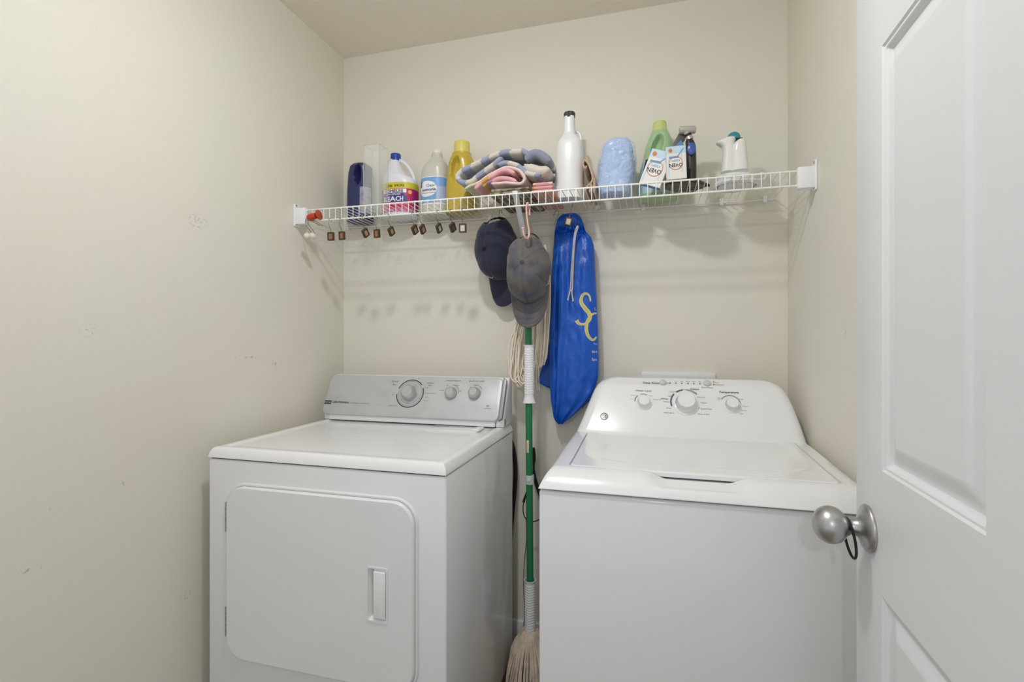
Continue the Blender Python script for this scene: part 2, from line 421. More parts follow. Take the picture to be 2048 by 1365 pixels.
# console: white back body, silver slanted face
CB, CT = Vector((0, 1.660, .936)), Vector((0, 1.7305, 1.0835))
cn = Vector((0, -(CT.z-CB.z), (CT.y-CB.y))).normalized(); cu_ = (CT-CB).normalized()
mb = MB(); prof = [(1.690, .914), (1.684, .93), (1.678, .945), (1.742, 1.072), (1.750, 1.0815), (1.768, 1.083), (1.785, 1.068), (1.79, .914)]
b = bmesh.new()
for x0_, x1_ in ((GX0+.008, GX1-.004),):
    A = [b.verts.new((x0_, y, z)) for y, z in prof]; B = [b.verts.new((x1_, y, z)) for y, z in prof]
    b.faces.new(A); b.faces.new(B[::-1]); n = len(prof)
    for i in range(n): b.faces.new((A[i], B[i], B[(i+1) % n], A[(i+1) % n]))
bmesh.ops.recalc_face_normals(b, faces=b.faces); bmesh.ops.bevel(b, geom=list(b.edges), offset=.004, segments=3, affect='EDGES', profile=.5)
mb.bm(b); mb.box((GX0+.035, 1.668, .915), (GX1-.035, 1.69, .945), .002)
mb.box((GX0+.008, 1.676, .914), (GX0+.033, 1.70, .944), .002).box((GX1-.033, 1.676, .914), (GX1-.004, 1.70, .944), .002)
mb.build('console_body', M_app, dr, ang=40)
mb = MB(); L_ = (CT-CB).length; X0c, X1c = GX0+.004, GX1-.020
rings = []
for ins, off in ((.0, .014), (0, .004), (.0015, .0012), (.004, 0)):
    rings.append([Vector((x, CB.y, CB.z))+cu_*w-cn*off for x, w in rrect(X0c+ins, X1c-ins, ins, L_-ins, .022-ins, 8)])
mb.loft([[Vector(p) for p in r] for r in rings], cap0=False, cap1=True)
pnl = mb.build('control_panel', M_silver, dr, ang=40, recalc=False); LOCS[pnl.name] = parent_loc(dr)
mb = MB(); mb.prism([(0, 0), (.014, .01), (.014, L_-.01), (0, L_)], -.012, .002, r=.003).warp(lambda v: Vector((X1c+.001+v.x, CB.y, CB.z))+cu_*v.z+cn*(-v.y-.004))
mb.build('console_end_cap', mat('grey_end_cap', (150, 152, 155), .4, metal=.3), dr)
Pp, Pn = CB+cn*.0004, cn
def on_dr(px, py): return HP(px, py, Pp, Pn)
ink = MB()
def dtext(st, px, py, hpx, mi=0, sq=1, bold=0):
    o = on_dr(px, py); h = hpx*(o-CAM).length/F*1.05
    put_text(ink, st, plane_fn(o, (1, 0, 0), cu_), h, mi, sq, bold)
dtext('CENTENNIAL', 682, 805, 3.2, 1, 1.25, .04); dtext('COMMERCIAL TECHNOLOGY', 719, 807, 1.7, 0, 1.2)
dtext('timed', 790, 763, 3.6, 0, 1.15); dtext('dry', 789, 769, 3.6, 0, 1.15)
dtext('sensor', 861, 766, 3.2, 0, 1.15); dtext('dry', 860, 771, 3.2, 0, 1.15)
dtext('temperature', 907, 761.5, 3.4, 0, 1.2); dtext('push to start', 954, 762.5, 3.4, 0, 1.2); dtext('press & hold', 953, 769.5, 1.3, 0, 1.3)
dtext('low', 895, 770.5, 2); dtext('medium', 914, 771, 2); dtext('air fluff', 883, 781, 2.2); dtext('high', 921, 782, 2.2)
dtext('off', 941, 774.5, 2); dtext('on', 961.5, 775.5, 2)
dtext('more dry', 853, 776, 1.6); dtext('energy preferred', 861, 787, 2, 0, 1.1); dtext('less dry', 854, 795, 1.8); dtext('damp dry', 851, 801.5, 1.8)
dtext('wrinkle prevent', 785, 811.5, 2, 0, 1.1); dtext('off', 785, 790, 2); dtext('off', 843, 765, 2); dtext('60', 826, 755.5, 1.8); dtext('80', 838, 758, 1.8)
dtext('light', 976, 812, 3, 0, 1); dtext('IntelliDry', 975.5, 817.5, 2.2, 0, 1.3)
ink.build('panel_lettering', [M_ink, M_ink2, mat('white_print', (215, 215, 215), .6)], pnl, ang=None, recalc=False); ink = MB()
# dial arcs
def arc(mb, c, r, a0, a1, w, xd, yd, mi=0, n=40):
    P = []; 
    for k in range(n+1):
        a = R(a0+(a1-a0)*k/n); dvec = xd*math.cos(a)+yd*math.sin(a); P += [c+dvec*(r-w/2), c+dvec*(r+w/2)]
    mb.add(P, [(2*k, 2*k+1, 2*k+3, 2*k+2) for k in range(n)], mi)
xd = Vector((1, 0, 0))
dc = on_dr(820, 787.5); k0 = (dc-CAM).length/F
arc(ink, dc, 28*k0, 40, 160, 1.8*k0, xd, cu_, 1); arc(ink, dc, 28*k0, 185, 385, 1.8*k0, xd, cu_, 1); arc(ink, dc, 25*k0, 0, 360, .6*k0, xd, cu_, 0)
c2 = on_dr(903, 785); arc(ink, c2, 14.5*k0, -10, 90, .7*k0, xd, cu_, 0); c3 = on_dr(950.5, 785.5); arc(ink, c3, 14*k0, 25, 110, .7*k0, xd, cu_, 0)
ink.build('dial_rings', [M_ink, M_ink2], pnl, ang=None, recalc=False); ink = MB()
# maker's plate
o = on_dr(656, 804.8)
ink.add([o+xd*(sx*8*k0)+cu_*(sz*3.8*k0) for sx, sz in ((-1, -1), (1, -1), (1, 1), (-1, 1))], [(0, 1, 2, 3)], 1)
put_text(ink, 'MAYTAG', plane_fn(o+cn*.0003, xd, cu_), 2.9*k0, 2, .92, .04)
ink.build('maker_plate', [M_ink, M_ink2, MATS['white_print']], pnl, ang=None, recalc=False)
def knob(name, c, n, r, h, parent, m=M_knob, ring=True, top=.82, fin=None):
    mx = axis_mx(c, n)
    prof = []
    if ring: prof += [(r*1.38, 0), (r*1.38, .002), (r*1.30, .0035)]
    prof += [(r*1.02, .003), (r, .006), (r*.9, h*.75), (r*top, h*.96), (r*top*.96, h), (0, h*1.005)]
    o = MB().lathe(prof, mx, 40).build(name, m, parent, ang=32); return o
knob('timer_knob', on_dr(820, 787.5), cn, 15.5*k0, .030, dr, top=.72)
knob('temperature_knob', on_dr(902.5, 787), cn, 11.6*k0, .022, dr, ring=False, top=.65)
knob('start_knob', on_dr(949.5, 787.5), cn, 11.6*k0, .022, dr, ring=False, top=.65)

# ------------------------------------------------------------------ washer
WX0, WX1, WYF, WYB = -.254, .444, 1.155, 1.80
ws = thing('washer', ((WX0+WX1)/2, (WYF+WYB)/2, 0), 'white top-loading washer with curved console standing beside the open door', 'washer')
MB().box((WX0, WYF, .04), (WX1, WYB-.02, .868), .008, 3).box((WX0+.03, WYF+.04, 0), (WX1-.03, WYB-.06, .05)).build('cabinet', M_appfront, ws)
MB().box((WX0+.008, WYF+.008, .866), (WX1-.008, WYB-.03, .8735)).build('cabinet_seam', M_gap, ws)
LX0, LX1, LY0, LY1 = -.192, .398, 1.221, 1.612
SC0, SC1 = -.015, .222
def scoop(x):
    return sm(SC0, SC0+.055, x)*(1-sm(SC1-.055, SC1, x))
def deck(u, y):
    # u in 0..1 across; the sides lean in towards the top
    x = WX0+(WX1-WX0)*u
    ztop = .9145+.012*sm(1.22, 1.62, y)
    e = y-(WYF-.004); zf = .8735+(ztop-.8735)*(1-(1-min(1, e/.064))**2.2)
    s = scoop(x); zs_ = .8735+.0185*(1-(1-min(1, max(0, e)/.018))**2.2)+.0085*sm(.026, .066, e)-.002*sm(.018, .026, e); zf2 = zf*(1-s)+zs_*s
    a = x-WX0; bb = WX1-x
    za = .8735+(ztop-.8735)*(1-(1-min(1, a/.032))**2.0); zb = .8735+(ztop-.8735)*(1-(1-min(1, bb/.016))**2.0)
    z = min(zf2, za, zb)
    g = min(x-(LX0-.002), (LX1+.002)-x, y-(LY0-.002), (LY1+.004)-y)
    # rounded lid corners
    for cx, cy in ((LX0+.02, LY0+.02), (LX1-.02, LY0+.02)):
        if (x < LX0+.02 if cx < 0 else x > LX1-.02) and y < LY0+.02: g = min(g, .022-math.hypot(x-cx, y-cy))
    if g > 0: z = min(z, z-.020*min(1, g/.0015)*(1-s)-.002*s)
    return Vector((x, y, z))
ux = sorted({round(v, 5) for v in [WX0+q for q in (0, .0005, .0015, .003, .006, .010, .015, .020, .026, .032, .045)]+[WX1-q for q in (0, .0005, .001, .002, .004, .007, .011, .016, .03)]
             + [LX0+q for q in (-.003, -.002, -.001, 0, .002, .004, .007, .011, .016, .02)]+[LX1-q for q in (-.003, -.002, -.001, 0, .002, .004, .007, .011, .016, .02)]+rng(SC0-.01, SC1+.01, 40)+rng(LX0+.03, LX1-.03, 16)})
vy = sorted({round(v, 5) for v in [WYF-.004+q for q in (0, .0004, .001, .002, .004, .007, .011, .016, .022, .029, .037, .046, .055, .062)]+[LY0+q for q in (-.003, -.002, -.001, 0, .002, .004, .007, .011, .016, .02)]
             + rng(LY0+.03, LY1-.01, 8)+[LY1, LY1+.003, LY1+.004, LY1+.005, 1.65, 1.70, WYB-.02]})
mb = MB().grid(lambda x, y: deck((x-WX0)/(WX1-WX0), y), ux, vy)
mb.box((WX0, WYF-.004, .8722), (WX1, WYB-.02, .8742))
mb.build('top_deck', M_app, ws, ang=42)
# lid with its shallow dished window
def lidz(x, y):
    e = min(x-LX0, LX1-x, y-LY0, LY1-y); z = .9150+.012*sm(1.22, 1.62, y)
    for cx in (LX0+.02, LX1-.02):
        if (x < LX0+.02 if cx < .1 else x > LX1-.02) and y < LY0+.02: e = min(e, .02-math.hypot(x-cx, y-(LY0+.02)))
    if e < .004: z -= .004*(1-max(0, e)/.004)**2
    cx, cy = (LX0+LX1)/2, LY0+.255
    q = ((abs(x-cx)/.268)**5+(abs(y-cy)/.185)**5)
    z -= .0045*(1-sm(.75, 1.25, q))
    return z
lx = sorted({round(v, 5) for v in [LX0+q for q in (0, .0005, .001, .002, .004, .007, .011, .016, .02)]+[LX1-q for q in (0, .0005, .001, .002, .004, .007, .011, .016, .02)]+rng(LX0+.02, LX1-.02, 60)})
ly = sorted({round(v, 5) for v in [LY0+q for q in (0, .0005, .001, .002, .004, .007, .011, .016, .02)]+[LY1-.001, LY1]+rng(LY0+.02, LY1-.002, 44)})
def lidp(x, y, dz=0):
    X, Y = x, y
    for cx in (LX0+.02, LX1-.02):
        if (x < LX0+.02 if cx < .1 else x > LX1-.02) and y < LY0+.02:
            dx, dy = x-cx, y-(LY0+.02); m_ = max(abs(dx), abs(dy)); h_ = math.hypot(dx, dy)
            if h_ > 0: X = cx+dx*m_/h_; Y = LY0+.02+dy*m_/h_
    return Vector((X, Y, lidz(X, Y)+dz))
mb = MB().grid(lidp, lx, ly)
pl = [(x, LY0) for x in lx]+[(LX1, y) for y in ly[1:]]+[(x, LY1) for x in lx[::-1][1:]]+[(LX0, y) for y in ly[::-1][1:-1]]
top = [lidp(*p) for p in pl]; mb.loft([top, [p-Vector((0, 0, .0085)) for p in top]], cap0=False, cap1=True)
mb.build('lid', M_app, ws, ang=42)
# console
CZ0, CZ1 = .918, 1.092
def yfr(z): return 1.604+(z-.93)*.70
rows = [(.905, -.238, .440), (.925, -.230, .436), (.945, -.222, .433), (.975, -.211, .428), (1.02, -.195, .418), (1.05, -.184, .408), (1.068, -.174, .398), (1.08, -.160, .384), (1.088, -.142, .366), (1.0925, -.118, .342)]
rings = []
def crect(x0, x1, y0, y1, z, r, n=8):
    out = []
    for cx, cy, a0 in ((x1-r, y1-r*.4, 0), (x0+r, y1-r*.4, 90), (x0+r, y0+r, 180), (x1-r, y0+r, 270)):
        ry = r*.4 if cy > (y0+y1)/2 else r
        for k in range(n+1): a = R(a0+90*k/n); out.append(Vector((cx+r*math.cos(a), cy+ry*math.sin(a), z)))
    return out
rr = []
for i in range(len(rows)-1):
    for t in (0, .5): rr.append(tuple(rows[i][k]*(1-t)+rows[i+1][k]*t for k in range(3)))
rr.append(rows[-1])
for i, (z, a, b_) in enumerate(rr):
    yf = yfr(z)+(.016*sm(1.072, 1.0925, z))-(.006*(1-sm(.905, .93, z)))
    rings.append(crect(a, b_, yf, 1.80, z, .030*(1-.4*sm(1.06, 1.09, z))))
MB().loft(rings).build('console', M_app, ws, ang=60)
wP = Vector((0, yfr(.93), .93)); wu = Vector((0, .70, 1)).normalized(); wn = Vector((0, -1, .70)).normalized()
def on_w(px, py, off=.0006): return HP(px, py, wP+wn*off, wn)
ink = MB(); k1 = (on_w(1370, 800)-CAM).length/F
def wtext(st, px, py, hpx, mi=0, sq=1, bold=0, al=0):
    o = on_w(px, py); put_text(ink, st, plane_fn(o, xd, wu), hpx*k1*1.05, mi, sq, bold)
wtext('Deep Rinse', 1302, 766, 4.0, 2, 1.1, .03); wtext('Water Level', 1286.5, 781.8, 3.6, 0, 1.1, .02); wtext('Colors', 1389, 778.8, 3.8, 1, 1, .03)
wtext('Temperature', 1457.5, 785, 4.0, 1, 1.05, .03); wtext('Start-Pause', 1414.5, 775.5, 2.9, 1, 1.05)
for i, st in enumerate(('Fill', 'Soak', 'Wash', 'Rinse', 'Spin')):
    wtext(st, 1351.5+i*12.1, 763+i*.2, 2.2, 1)
    p = on_w(1351.5+i*12.1, 767+i*.2); arc(ink, p, .7*k1, 0, 360, 1.2*k1, xd, wu, 1, 10)
for (px, py) in ((1340, 766.5), (1427.3, 764.6), (1427.3, 769.5)): arc(ink, on_w(px, py), .7*k1, 0, 360, 1.3*k1, xd, wu, 1, 10)
ink.add([on_w(1331, 766.3), on_w(1340, 766.3), on_w(1340, 766.9), on_w(1331, 766.9)], [(0, 1, 2, 3)], 1)
wtext('Pause', 1434, 765, 2.4, 1); wtext('Lid Locked', 1439, 769.8, 2.4, 1)
wtext('Small/Med', 1348, 784.3, 2.4, 1); wtext('Medium', 1370, 779.6, 2.4, 1); wtext('Light', 1389, 785.3, 2.6, 1); wtext('Light', 1340, 792.3, 2.4, 1)
wtext('Whites', 1329, 798, 3, 1, 1, .03); wtext('Medium', 1333, 803.8, 2.4, 1); wtext('Heavy', 1337.5, 816.5, 2.4, 1); wtext('Bulky Items', 1338, 826, 2.6, 1)
wtext('Delicates', 1402.5, 794.8, 2.5, 1); wtext('Casuals', 1407.5, 806, 2.5, 1); wtext('Speed Wash', 1412.5, 818.3, 2.6, 1); wtext('Drain & Spin', 1407.5, 828.8, 2.6, 1)
wtext('Medium', 1267, 791, 2.1, 0); wtext('Low', 1263.5, 798.2, 2.1, 0); wtext('Auto', 1302, 792, 2.1, 0); wtext('Precise Fill', 1314, 799.5, 2.3, 0)
wtext('Cool', 1459, 791.6, 2.2, 1); wtext('Tap', 1437.5, 796, 2, 1); wtext('Cold', 1437.5, 798.9, 2, 1); wtext('Cold', 1482, 799, 2.2, 1); wtext('Colors', 1490, 813.5, 2.2, 1); wtext('Warm', 1488, 821.3, 2.2, 1); wtext('Hot', 1483, 828, 2.2, 1)
cc = on_w(1371.5, 805)
arc(ink, cc, 26.5*k1, 100, 128, 3*k1, xd, wu, 1); arc(ink, cc, 26.5*k1, 140, 200, 3*k1, xd, wu, 1); arc(ink, cc, 26.5*k1, 40, 86, 3*k1, xd, wu, 0)
arc(ink, on_w(1397, 816.5), 1.4*k1, 0, 360, .9*k1, xd, wu, 1, 14)
arc(ink, on_w(1286, 802.5), 15*k1, 60, 110, 1.6*k1, xd, wu, 0); arc(ink, on_w(1286, 802.5), 15*k1, 130, 185, 1.6*k1, xd, wu, 1); arc(ink, on_w(1461, 808), 17*k1, -30, 150, 2*k1, xd, wu, 0)
ink.build('console_lettering', [mat('light_grey_print', (150, 150, 153), .6), M_ink, M_inkb], ws, ang=None, recalc=False)
def wknob(name, px, py, r, h):
    c = on_w(px, py, 0); mx = axis_mx(c, wn); r *= k1
    o = MB().lathe([(r*1.22, 0), (r*1.22, .0015), (r*1.16, .003), (r*1.0, .004), (r*.98, h*.45)], mx, 48).build(name, M_app, ws, ang=35); LOCS[o.name] = parent_loc(ws)
    MB().lathe([(r*.98, h*.45), (r*.93, h*.62), (r*.80, h*.93)], mx, 48).build('chrome_ring', M_chrome, o, ang=60)
    MB().lathe([(r*.80, h*.93), (r*.77, h), (0, h*1.01)], mx, 48).build('knob_face', M_app, o, ang=60)
wknob('cycle_knob', 1372, 809, 19.3, .031); wknob('water_level_knob', 1288.5, 807, 12.2, .022); wknob('temperature_knob', 1464, 812, 12.7, .022)
for nm, px, py, r in (('deep_rinse_button', 1326, 765.5, 5.8), ('start_button', 1414.3, 767, 6)):
    MB().lathe([(r*k1*1.12, 0), (r*k1*1.12, .001), (r*k1, .0015), (r*k1, .004), (r*k1*.85, .005), (0, .0052)], axis_mx(on_w(px, py, 0), wn), 28).build(nm, mat('grey_button', (196, 197, 199), .4), ws)
# round monogram badge
c = on_w(1208.5, 833.5, .0); mb = MB(); mx = axis_mx(c, wn)
mb.lathe([(7.6*k1, 0), (7.6*k1, .0012), (6.9*k1, .0016), (0, .0016)], mx, 32)
bd = mb.build('badge', M_knob, ws)
LOCS[bd.name] = parent_loc(ws)
mb = MB(); arc(mb, c+wn*.0024, 6.6*k1, 0, 360, .7*k1, xd, wu, 0); put_text(mb, 'GE', plane_fn(c+wn*.0024, xd, wu), 5.8*k1, 0, .85, .02)
mb.build('badge_lettering', mat('badge_ink', (122, 123, 127), .5), bd, ang=None, recalc=False)

# washer supply box on the wall, its trim just showing above the console
wb = thing('supply_box', (.095, D-.01, 1.0), 'white plastic washer supply box trim on the wall behind the washer console', 'wall box')
MB().box((-.031, D-.014, 1.082), (.221, D, 1.104), .002).box((-.031, D-.014, .90), (-.006, D, 1.082), .002).box((.196, D-.014, .90), (.221, D, 1.082), .002).build('trim_frame', M_brkt, wb)
MB().box((-.006, D-.004, .90), (.196, D-.001, 1.082)).build('back_panel', M_trim, wb)

# ------------------------------------------------------------------ wire shelf
SY, SZT, SZB = 1.5913, 1.7033, 1.662
BL, BRX = XL+.049, XR-.046
sh = thing('wire_shelf', ((XL+XR)/2, (SY+D)/2, SZB), 'long white ventilated wire shelf fixed across the back wall', 'shelf')
mb = MB(); xw = XL+.0245+.003
while xw < XR-.02:
    mb.tube([(xw, D-.010, SZT+.002), (xw, SY+.004, SZT+.004), (xw, SY-.0025, SZT+.001), (xw, SY-.0042, SZT-.004), (xw, SY-.0042, SZB-.003)], .00125, 6)
    xw += .02445
mb.build('deck_wires', M_wire, sh, ang=60)
MB().tube([(XL+.006, SY, SZT), (XR-.006, SY, SZT)], .0029, 10).build('front_rail', M_wire, sh, ang=60)
MB().tube([(XL+.006, SY, SZB), (XR-.006, SY, SZB)], .0029, 10).build('front_rail', M_wire, sh, ang=60)
MB().tube([(XL+.012, D-.012, SZT-.001), (XR-.036, D-.012, SZT-.001)], .0030, 10).build('back_rail', mat('shade_tinted_wire', (228, 229, 230), .35), sh, ang=60)  # back rail tinted a little greyer than the other wires to imitate shade
MB().tube([(XL+.012, SY+.15, SZT-.0015), (XR-.012, SY+.15, SZT-.0015)], .0022, 8).build('middle_rail', M_wire, sh, ang=60)
for side, xw_, sg in (('l', XL, 1), ('r', XR, -1)):
    ztp = 1.727 if sg > 0 else 1.727
    mb = MB(); a, b_ = xw_, xw_+sg*.006
    mb.box((min(a, b_), SY-.014, 1.645), (max(a, b_), SY+.020, 1.730), .003)
    a, b_ = xw_+sg*.002, xw_+sg*.049
    mb.box((min(a, b_), SY-.0105, SZB-.010), (max(a, b_), SY+.012, SZT+.009), .0025)
    br = mb.build('end_bracket', M_brkt, sh); LOCS[br.name] = parent_loc(sh)
    for z in (1.723, 1.652):
        MB().lathe([(0, 0), (.004, 0), (.0035, .002), (0, .0022)], axis_mx((xw_+sg*.006, SY-.004, z), (sg, 0, 0)), 12).build('screw', M_nickel, br)
for px in (695, 980, 1287, 1443, 1530):
    p = W(px, 430, D-.012); mb = MB().box((p.x-.006, D-.018, SZT-.010), (p.x+.006, D, SZT+.012), .002)
    mb.build('wall_clip', M_brkt, sh)
bx_ = W(1031, 388, SY).x
mb = MB(); A = Vector((bx_, SY+.001, SZT-.002)); B = Vector((bx_, D-.004, 1.405)); dv = (B-A).normalized(); sd = Vector((1, 0, 0)); nn = dv.cross(sd)
vs = []
for t in rng(-.012, (B-A).length, 20):
    for s_, q in ((-.0085, .002), (-.006, -.002), (.006, -.002), (.0085, .002)): vs.append(A+dv*t+sd*s_+nn*q)
mb.add(vs, [(4*i+k, 4*i+k+1, 4*i+k+5, 4*i+k+4) for i in range(20) for k in range(3)])
br = mb.build('support_brace', mat('grey_white_brace', (212, 214, 218), .4), sh, ang=30)
md = br.modifiers.new('thick', 'SOLIDIFY'); md.thickness = .0015
LOCS[br.name] = parent_loc(sh)
MB().lathe([(0, 0), (.0035, 0), (0, .0015)], axis_mx(A+dv*.004-nn*.003, -nn), 12).build('screw', M_gap, br)
DZ = SZT+.0055       # top of the deck wires

# ------------------------------------------------------------------ bottles
def bottle(mb, rows, Yc, ry, e=2.6, n=56, lv=40, mi=0, deform=None, z0=DZ, rye=None):
    pr = resample(sil(rows, Yc), lv)
    zmin = pr[0][0]
    rings = []
    for i, (z, cx, rx) in enumerate(pr):
        z = z if i else z
        k = ry(z, rx) if callable(ry) else min(ry, rx*1.02)
        rings.append(superring(cx, Yc, z, rx, k, e, n))
    dz = z0-zmin
    if deform: rings = [[deform(p) for p in r] for r in rings]
    mb.loft([[p for p in r] for r in rings], mi)
    return pr, 0
def set_floor(rows, Yc):   # make the last (lowest) row sit on the deck
    out = list(rows); y = out[-1][0]
    u = ray((out[-1][1]+out[-1][2])/2, 400); d = Yc/u.y
    out[-1] = (CY0-(DZ-ZC)/d*F, out[-1][1], out[-1][2]); return [r for r in out[:-1] if r[0] < out[-1][0]-1]+[out[-1]]
def label_shell(mb, prof, Yc, ry, za, zb, a0, a1, e, off, mf=None, mi=0, nu=40, nv=16):
    def at(u, z):
        for i in range(len(prof)-1):
            if prof[i][0] <= z <= prof[i+1][0]: break
        t = (z-prof[i][0])/max(1e-9, (prof[i+1][0]-prof[i][0])); t = max(0, min(1, t))
        cx = prof[i][1]*(1-t)+prof[i+1][1]*t; rx = prof[i][2]*(1-t)+prof[i+1][2]*t; k = min(ry, rx*1.02)
        a = R(u); c_, s_ = math.cos(a), math.sin(a)
        return Vector((cx+(rx+off)*math.copysign(abs(c_)**(2/e), c_), Yc+(k+off)*math.copysign(abs(s_)**(2/e), s_), z))
    mb.grid(at, rng(a0, a1, nu), rng(za, zb, nv), mi, mf); return at
def disc(mb, fn, u0, z0, ru, rz, mi, n=40, m=6):
    vs = [fn(u0, z0)]; fs = []
    for j in range(1, m+1):
        for i in range(n): a = 2*math.pi*i/n; vs.append(fn(u0+ru*j/m*math.cos(a), z0+rz*j/m*math.sin(a)))
    for i in range(n): fs.append((0, i+1, (i+1) % n+1))
    for j in range(m-1):
        for i in range(n): fs.append((1+j*n+i, 1+(j+1)*n+i, 1+(j+1)*n+(i+1) % n, 1+j*n+(i+1) % n))
    mb.add(vs, fs, mi)
def wrap_text(mb, at, st, ang, z, h, mpd, mi, sq=1, bold=0, rot=0):
    c_, s_ = math.cos(rot), math.sin(rot)
    put_text(mb, st, lambda x, y: at(ang+(x*c_-y*s_)/mpd, z+x*s_+y*c_), h, mi, sq, bold)

# navy bottle behind the vase
Yc = 1.842
rows = set_floor([(328.5, 717, 733), (331, 709, 737), (337, 704.5, 741), (350, 701, 743), (380, 699, 744), (437, 698, 744)], Yc)
nb = thing('detergent_bottle', W(721, 430, Yc), 'navy blue bottle with a moulded grip standing behind the clear glass vase', 'bottle')
def dent(cx, cz, rx, rz, dep, rot=0, Yc=0, side=-1):
    c_, s_ = math.cos(rot), math.sin(rot)
    def f(p):
        if (p.y-Yc)*side > 0:
            dx, dz = p.x-cx, p.z-cz; x = dx*c_+dz*s_; z = -dx*s_+dz*c_
            q = (x/rx)**2+(z/rz)**2
            k = 1-sm(.25, 1.35, q)
            if k > 0: p = Vector((p.x, p.y-side*dep*k, p.z))
        return p
    return f
g = W(726, 354, Yc)
mb = MB(); pr, _ = bottle(mb, rows, Yc, .042, deform=dent(g.x, g.z, .014, .040, .040, 0, Yc), lv=120, n=160)
mb.build('bottle_body', mat('navy_plastic', (44, 50, 98), .25, coat=.2), nb, ang=60)
mb = MB(); at = label_shell(mb, pr, Yc, .042, W(720, 432, Yc).z, W(720, 380, Yc).z, 288, 352, 2.6, .0006); mb.build('bottle_label', mat('lilac_label', (172, 168, 192), .45, var=(60, (140, 136, 170), .45, .6)), nb, ang=60)

# glass vase
va = W(727, 400, 1.688); vb = W(758, 400, 1.688); s_ = vb.x-va.x; zt = W(740, 289, 1.688).z; t_ = .004
gl = mat('clear_glass', (236, 242, 238), .03, spec=.9, alpha=.13)
y0 = 1.688; va_ = thing('glass_vase', ((va.x+vb.x)/2, y0+s_/2, DZ), 'tall square clear glass vase beside the bleach jug', 'vase'); mb = MB()
o_ = [(va.x, y0), (vb.x, y0), (vb.x, y0+s_), (va.x, y0+s_)]; i_ = [(va.x+t_, y0+t_), (vb.x-t_, y0+t_), (vb.x-t_, y0+s_-t_), (va.x+t_, y0+s_-t_)]
mb.add([(*p, DZ) for p in o_]+[(*p, zt) for p in o_]+[(*p, DZ+.012) for p in i_]+[(*p, zt) for p in i_],
       [(3, 2, 1, 0), (0, 1, 5, 4), (1, 2, 6, 5), (2, 3, 7, 6), (3, 0, 4, 7), (8, 9, 10, 11), (9, 8, 12, 13), (10, 9, 13, 14), (11, 10, 14, 15), (8, 11, 15, 12)])
mb.build('glass_body', gl, va_, ang=20)
mb = MB().add([(*p, zt) for p in o_]+[(*p, zt) for p in i_], [(0, 1, 5, 4), (1, 2, 6, 5), (2, 3, 7, 6), (3, 0, 4, 7)])
for p in o_: mb.box((p[0]-.0008, p[1]-.0008, DZ), (p[0]+.0008, p[1]+.0008, zt))
mb.build('glass_rim', mat('glass_edge', (205, 212, 204), .05, spec=.9, alpha=.55), va_, ang=20)

# bleach jug
Yc = 1.823
rows = set_floor([(319, 783, 800), (325, 781, 799), (335, 777, 802), (346, 773.5, 808), (354, 771, 816), (361, 769, 828), (367, 768, 833), (374, 768, 833.5), (428, 768.5, 832.5), (440, 770, 831)], Yc)
bl = thing('bleach_jug', W(800, 430, Yc), 'white bleach jug with blue cap and magenta and yellow label', 'bottle')
M_white = mat('white_hdpe', (226, 228, 238), .35, coat=.1)
mb = MB(); pr, _ = bottle(mb, rows, Yc, .055, e=2.4, lv=60)
hp = [W(x, y, Yc) for x, y in ((794, 319.5), (803, 323), (813, 330), (821, 341), (827, 353), (829, 366))]
mb.tube(cr(hp, 6), [.0070]*31, 14)
mb.build('jug_body', M_white, bl, ang=70)
cz = W(791.5, 321, Yc); zt = W(791.5, 309, Yc).z
MB().lathe([(0, cz.z-.004), (.0205, cz.z-.004), (.0205, zt-.003), (.019, zt), (0, zt)], Matrix.Translation((cz.x, Yc, 0)), 40).build('jug_cap', mat('blue_cap', (38, 70, 160), .35, bump=(1, 0, 0)), bl)
mb = MB(); za, zb = W(800, 424, Yc-.05).z, W(800, 364.5, Yc-.05).z; zy = W(800, 377, Yc-.05).z
def bl_m(u, z):
    if z > zy: return 1
    if z < za+.018: return 4 if (int(u/9)+int((z-za)/.006)) % 3 else 5
    if u > 338: return 2
    return 0
at = label_shell(mb, pr, Yc, .055, za, zb, 200, 392, 2.5, .0007, mf=bl_m, nu=60, nv=48)
mpd = 2*math.pi*.060/360
def at2(u, z): p = at(u, z); return p+(p-Vector((pr[3][1], Yc, p.z))).normalized()*.0006
def at3(u, z): p = at(u, z); return p+(p-Vector((pr[3][1], Yc, p.z))).normalized()*.0012
def quad(mb, fn, a0, a1, z0, z1, mi): mb.grid(fn, rng(a0, a1, 12), [z0, z1], mi)
zl = lambda y: W(800, y, Yc-.05).z
quad(mb, at2, 233, 303, zl(391.2), zl(386), 6); wrap_text(mb, at3, 'LOW-SPLASH', 269, zl(388.7), .0062, mpd, 3, .78, .03)
quad(mb, at2, 236, 309, zl(385.7), zl(378.2), 3); wrap_text(mb, at3, 'HOMELINE', 272, zl(382), .0115, mpd, 7, .68, .03)
wrap_text(mb, at2, '33% MORE', 276, zl(371.3), .0090, mpd, 7, .9, .03)
quad(mb, at2, 226, 312, zl(403.6), zl(391.7), 6); wrap_text(mb, at3, 'BLEACH', 268, zl(397.7), .0185, mpd, 3, .66, .035)
arcp = []
disc(mb, at2, 324, zl(384), 9, .0078, 8)
mb.add([at2(322, zl(395)), at2(350, zl(397)), at2(356, zl(405)), at2(346, zl(414)), at2(330, zl(413)), at2(319, zl(404))], [(0, 1, 2, 3, 4, 5)], 5)
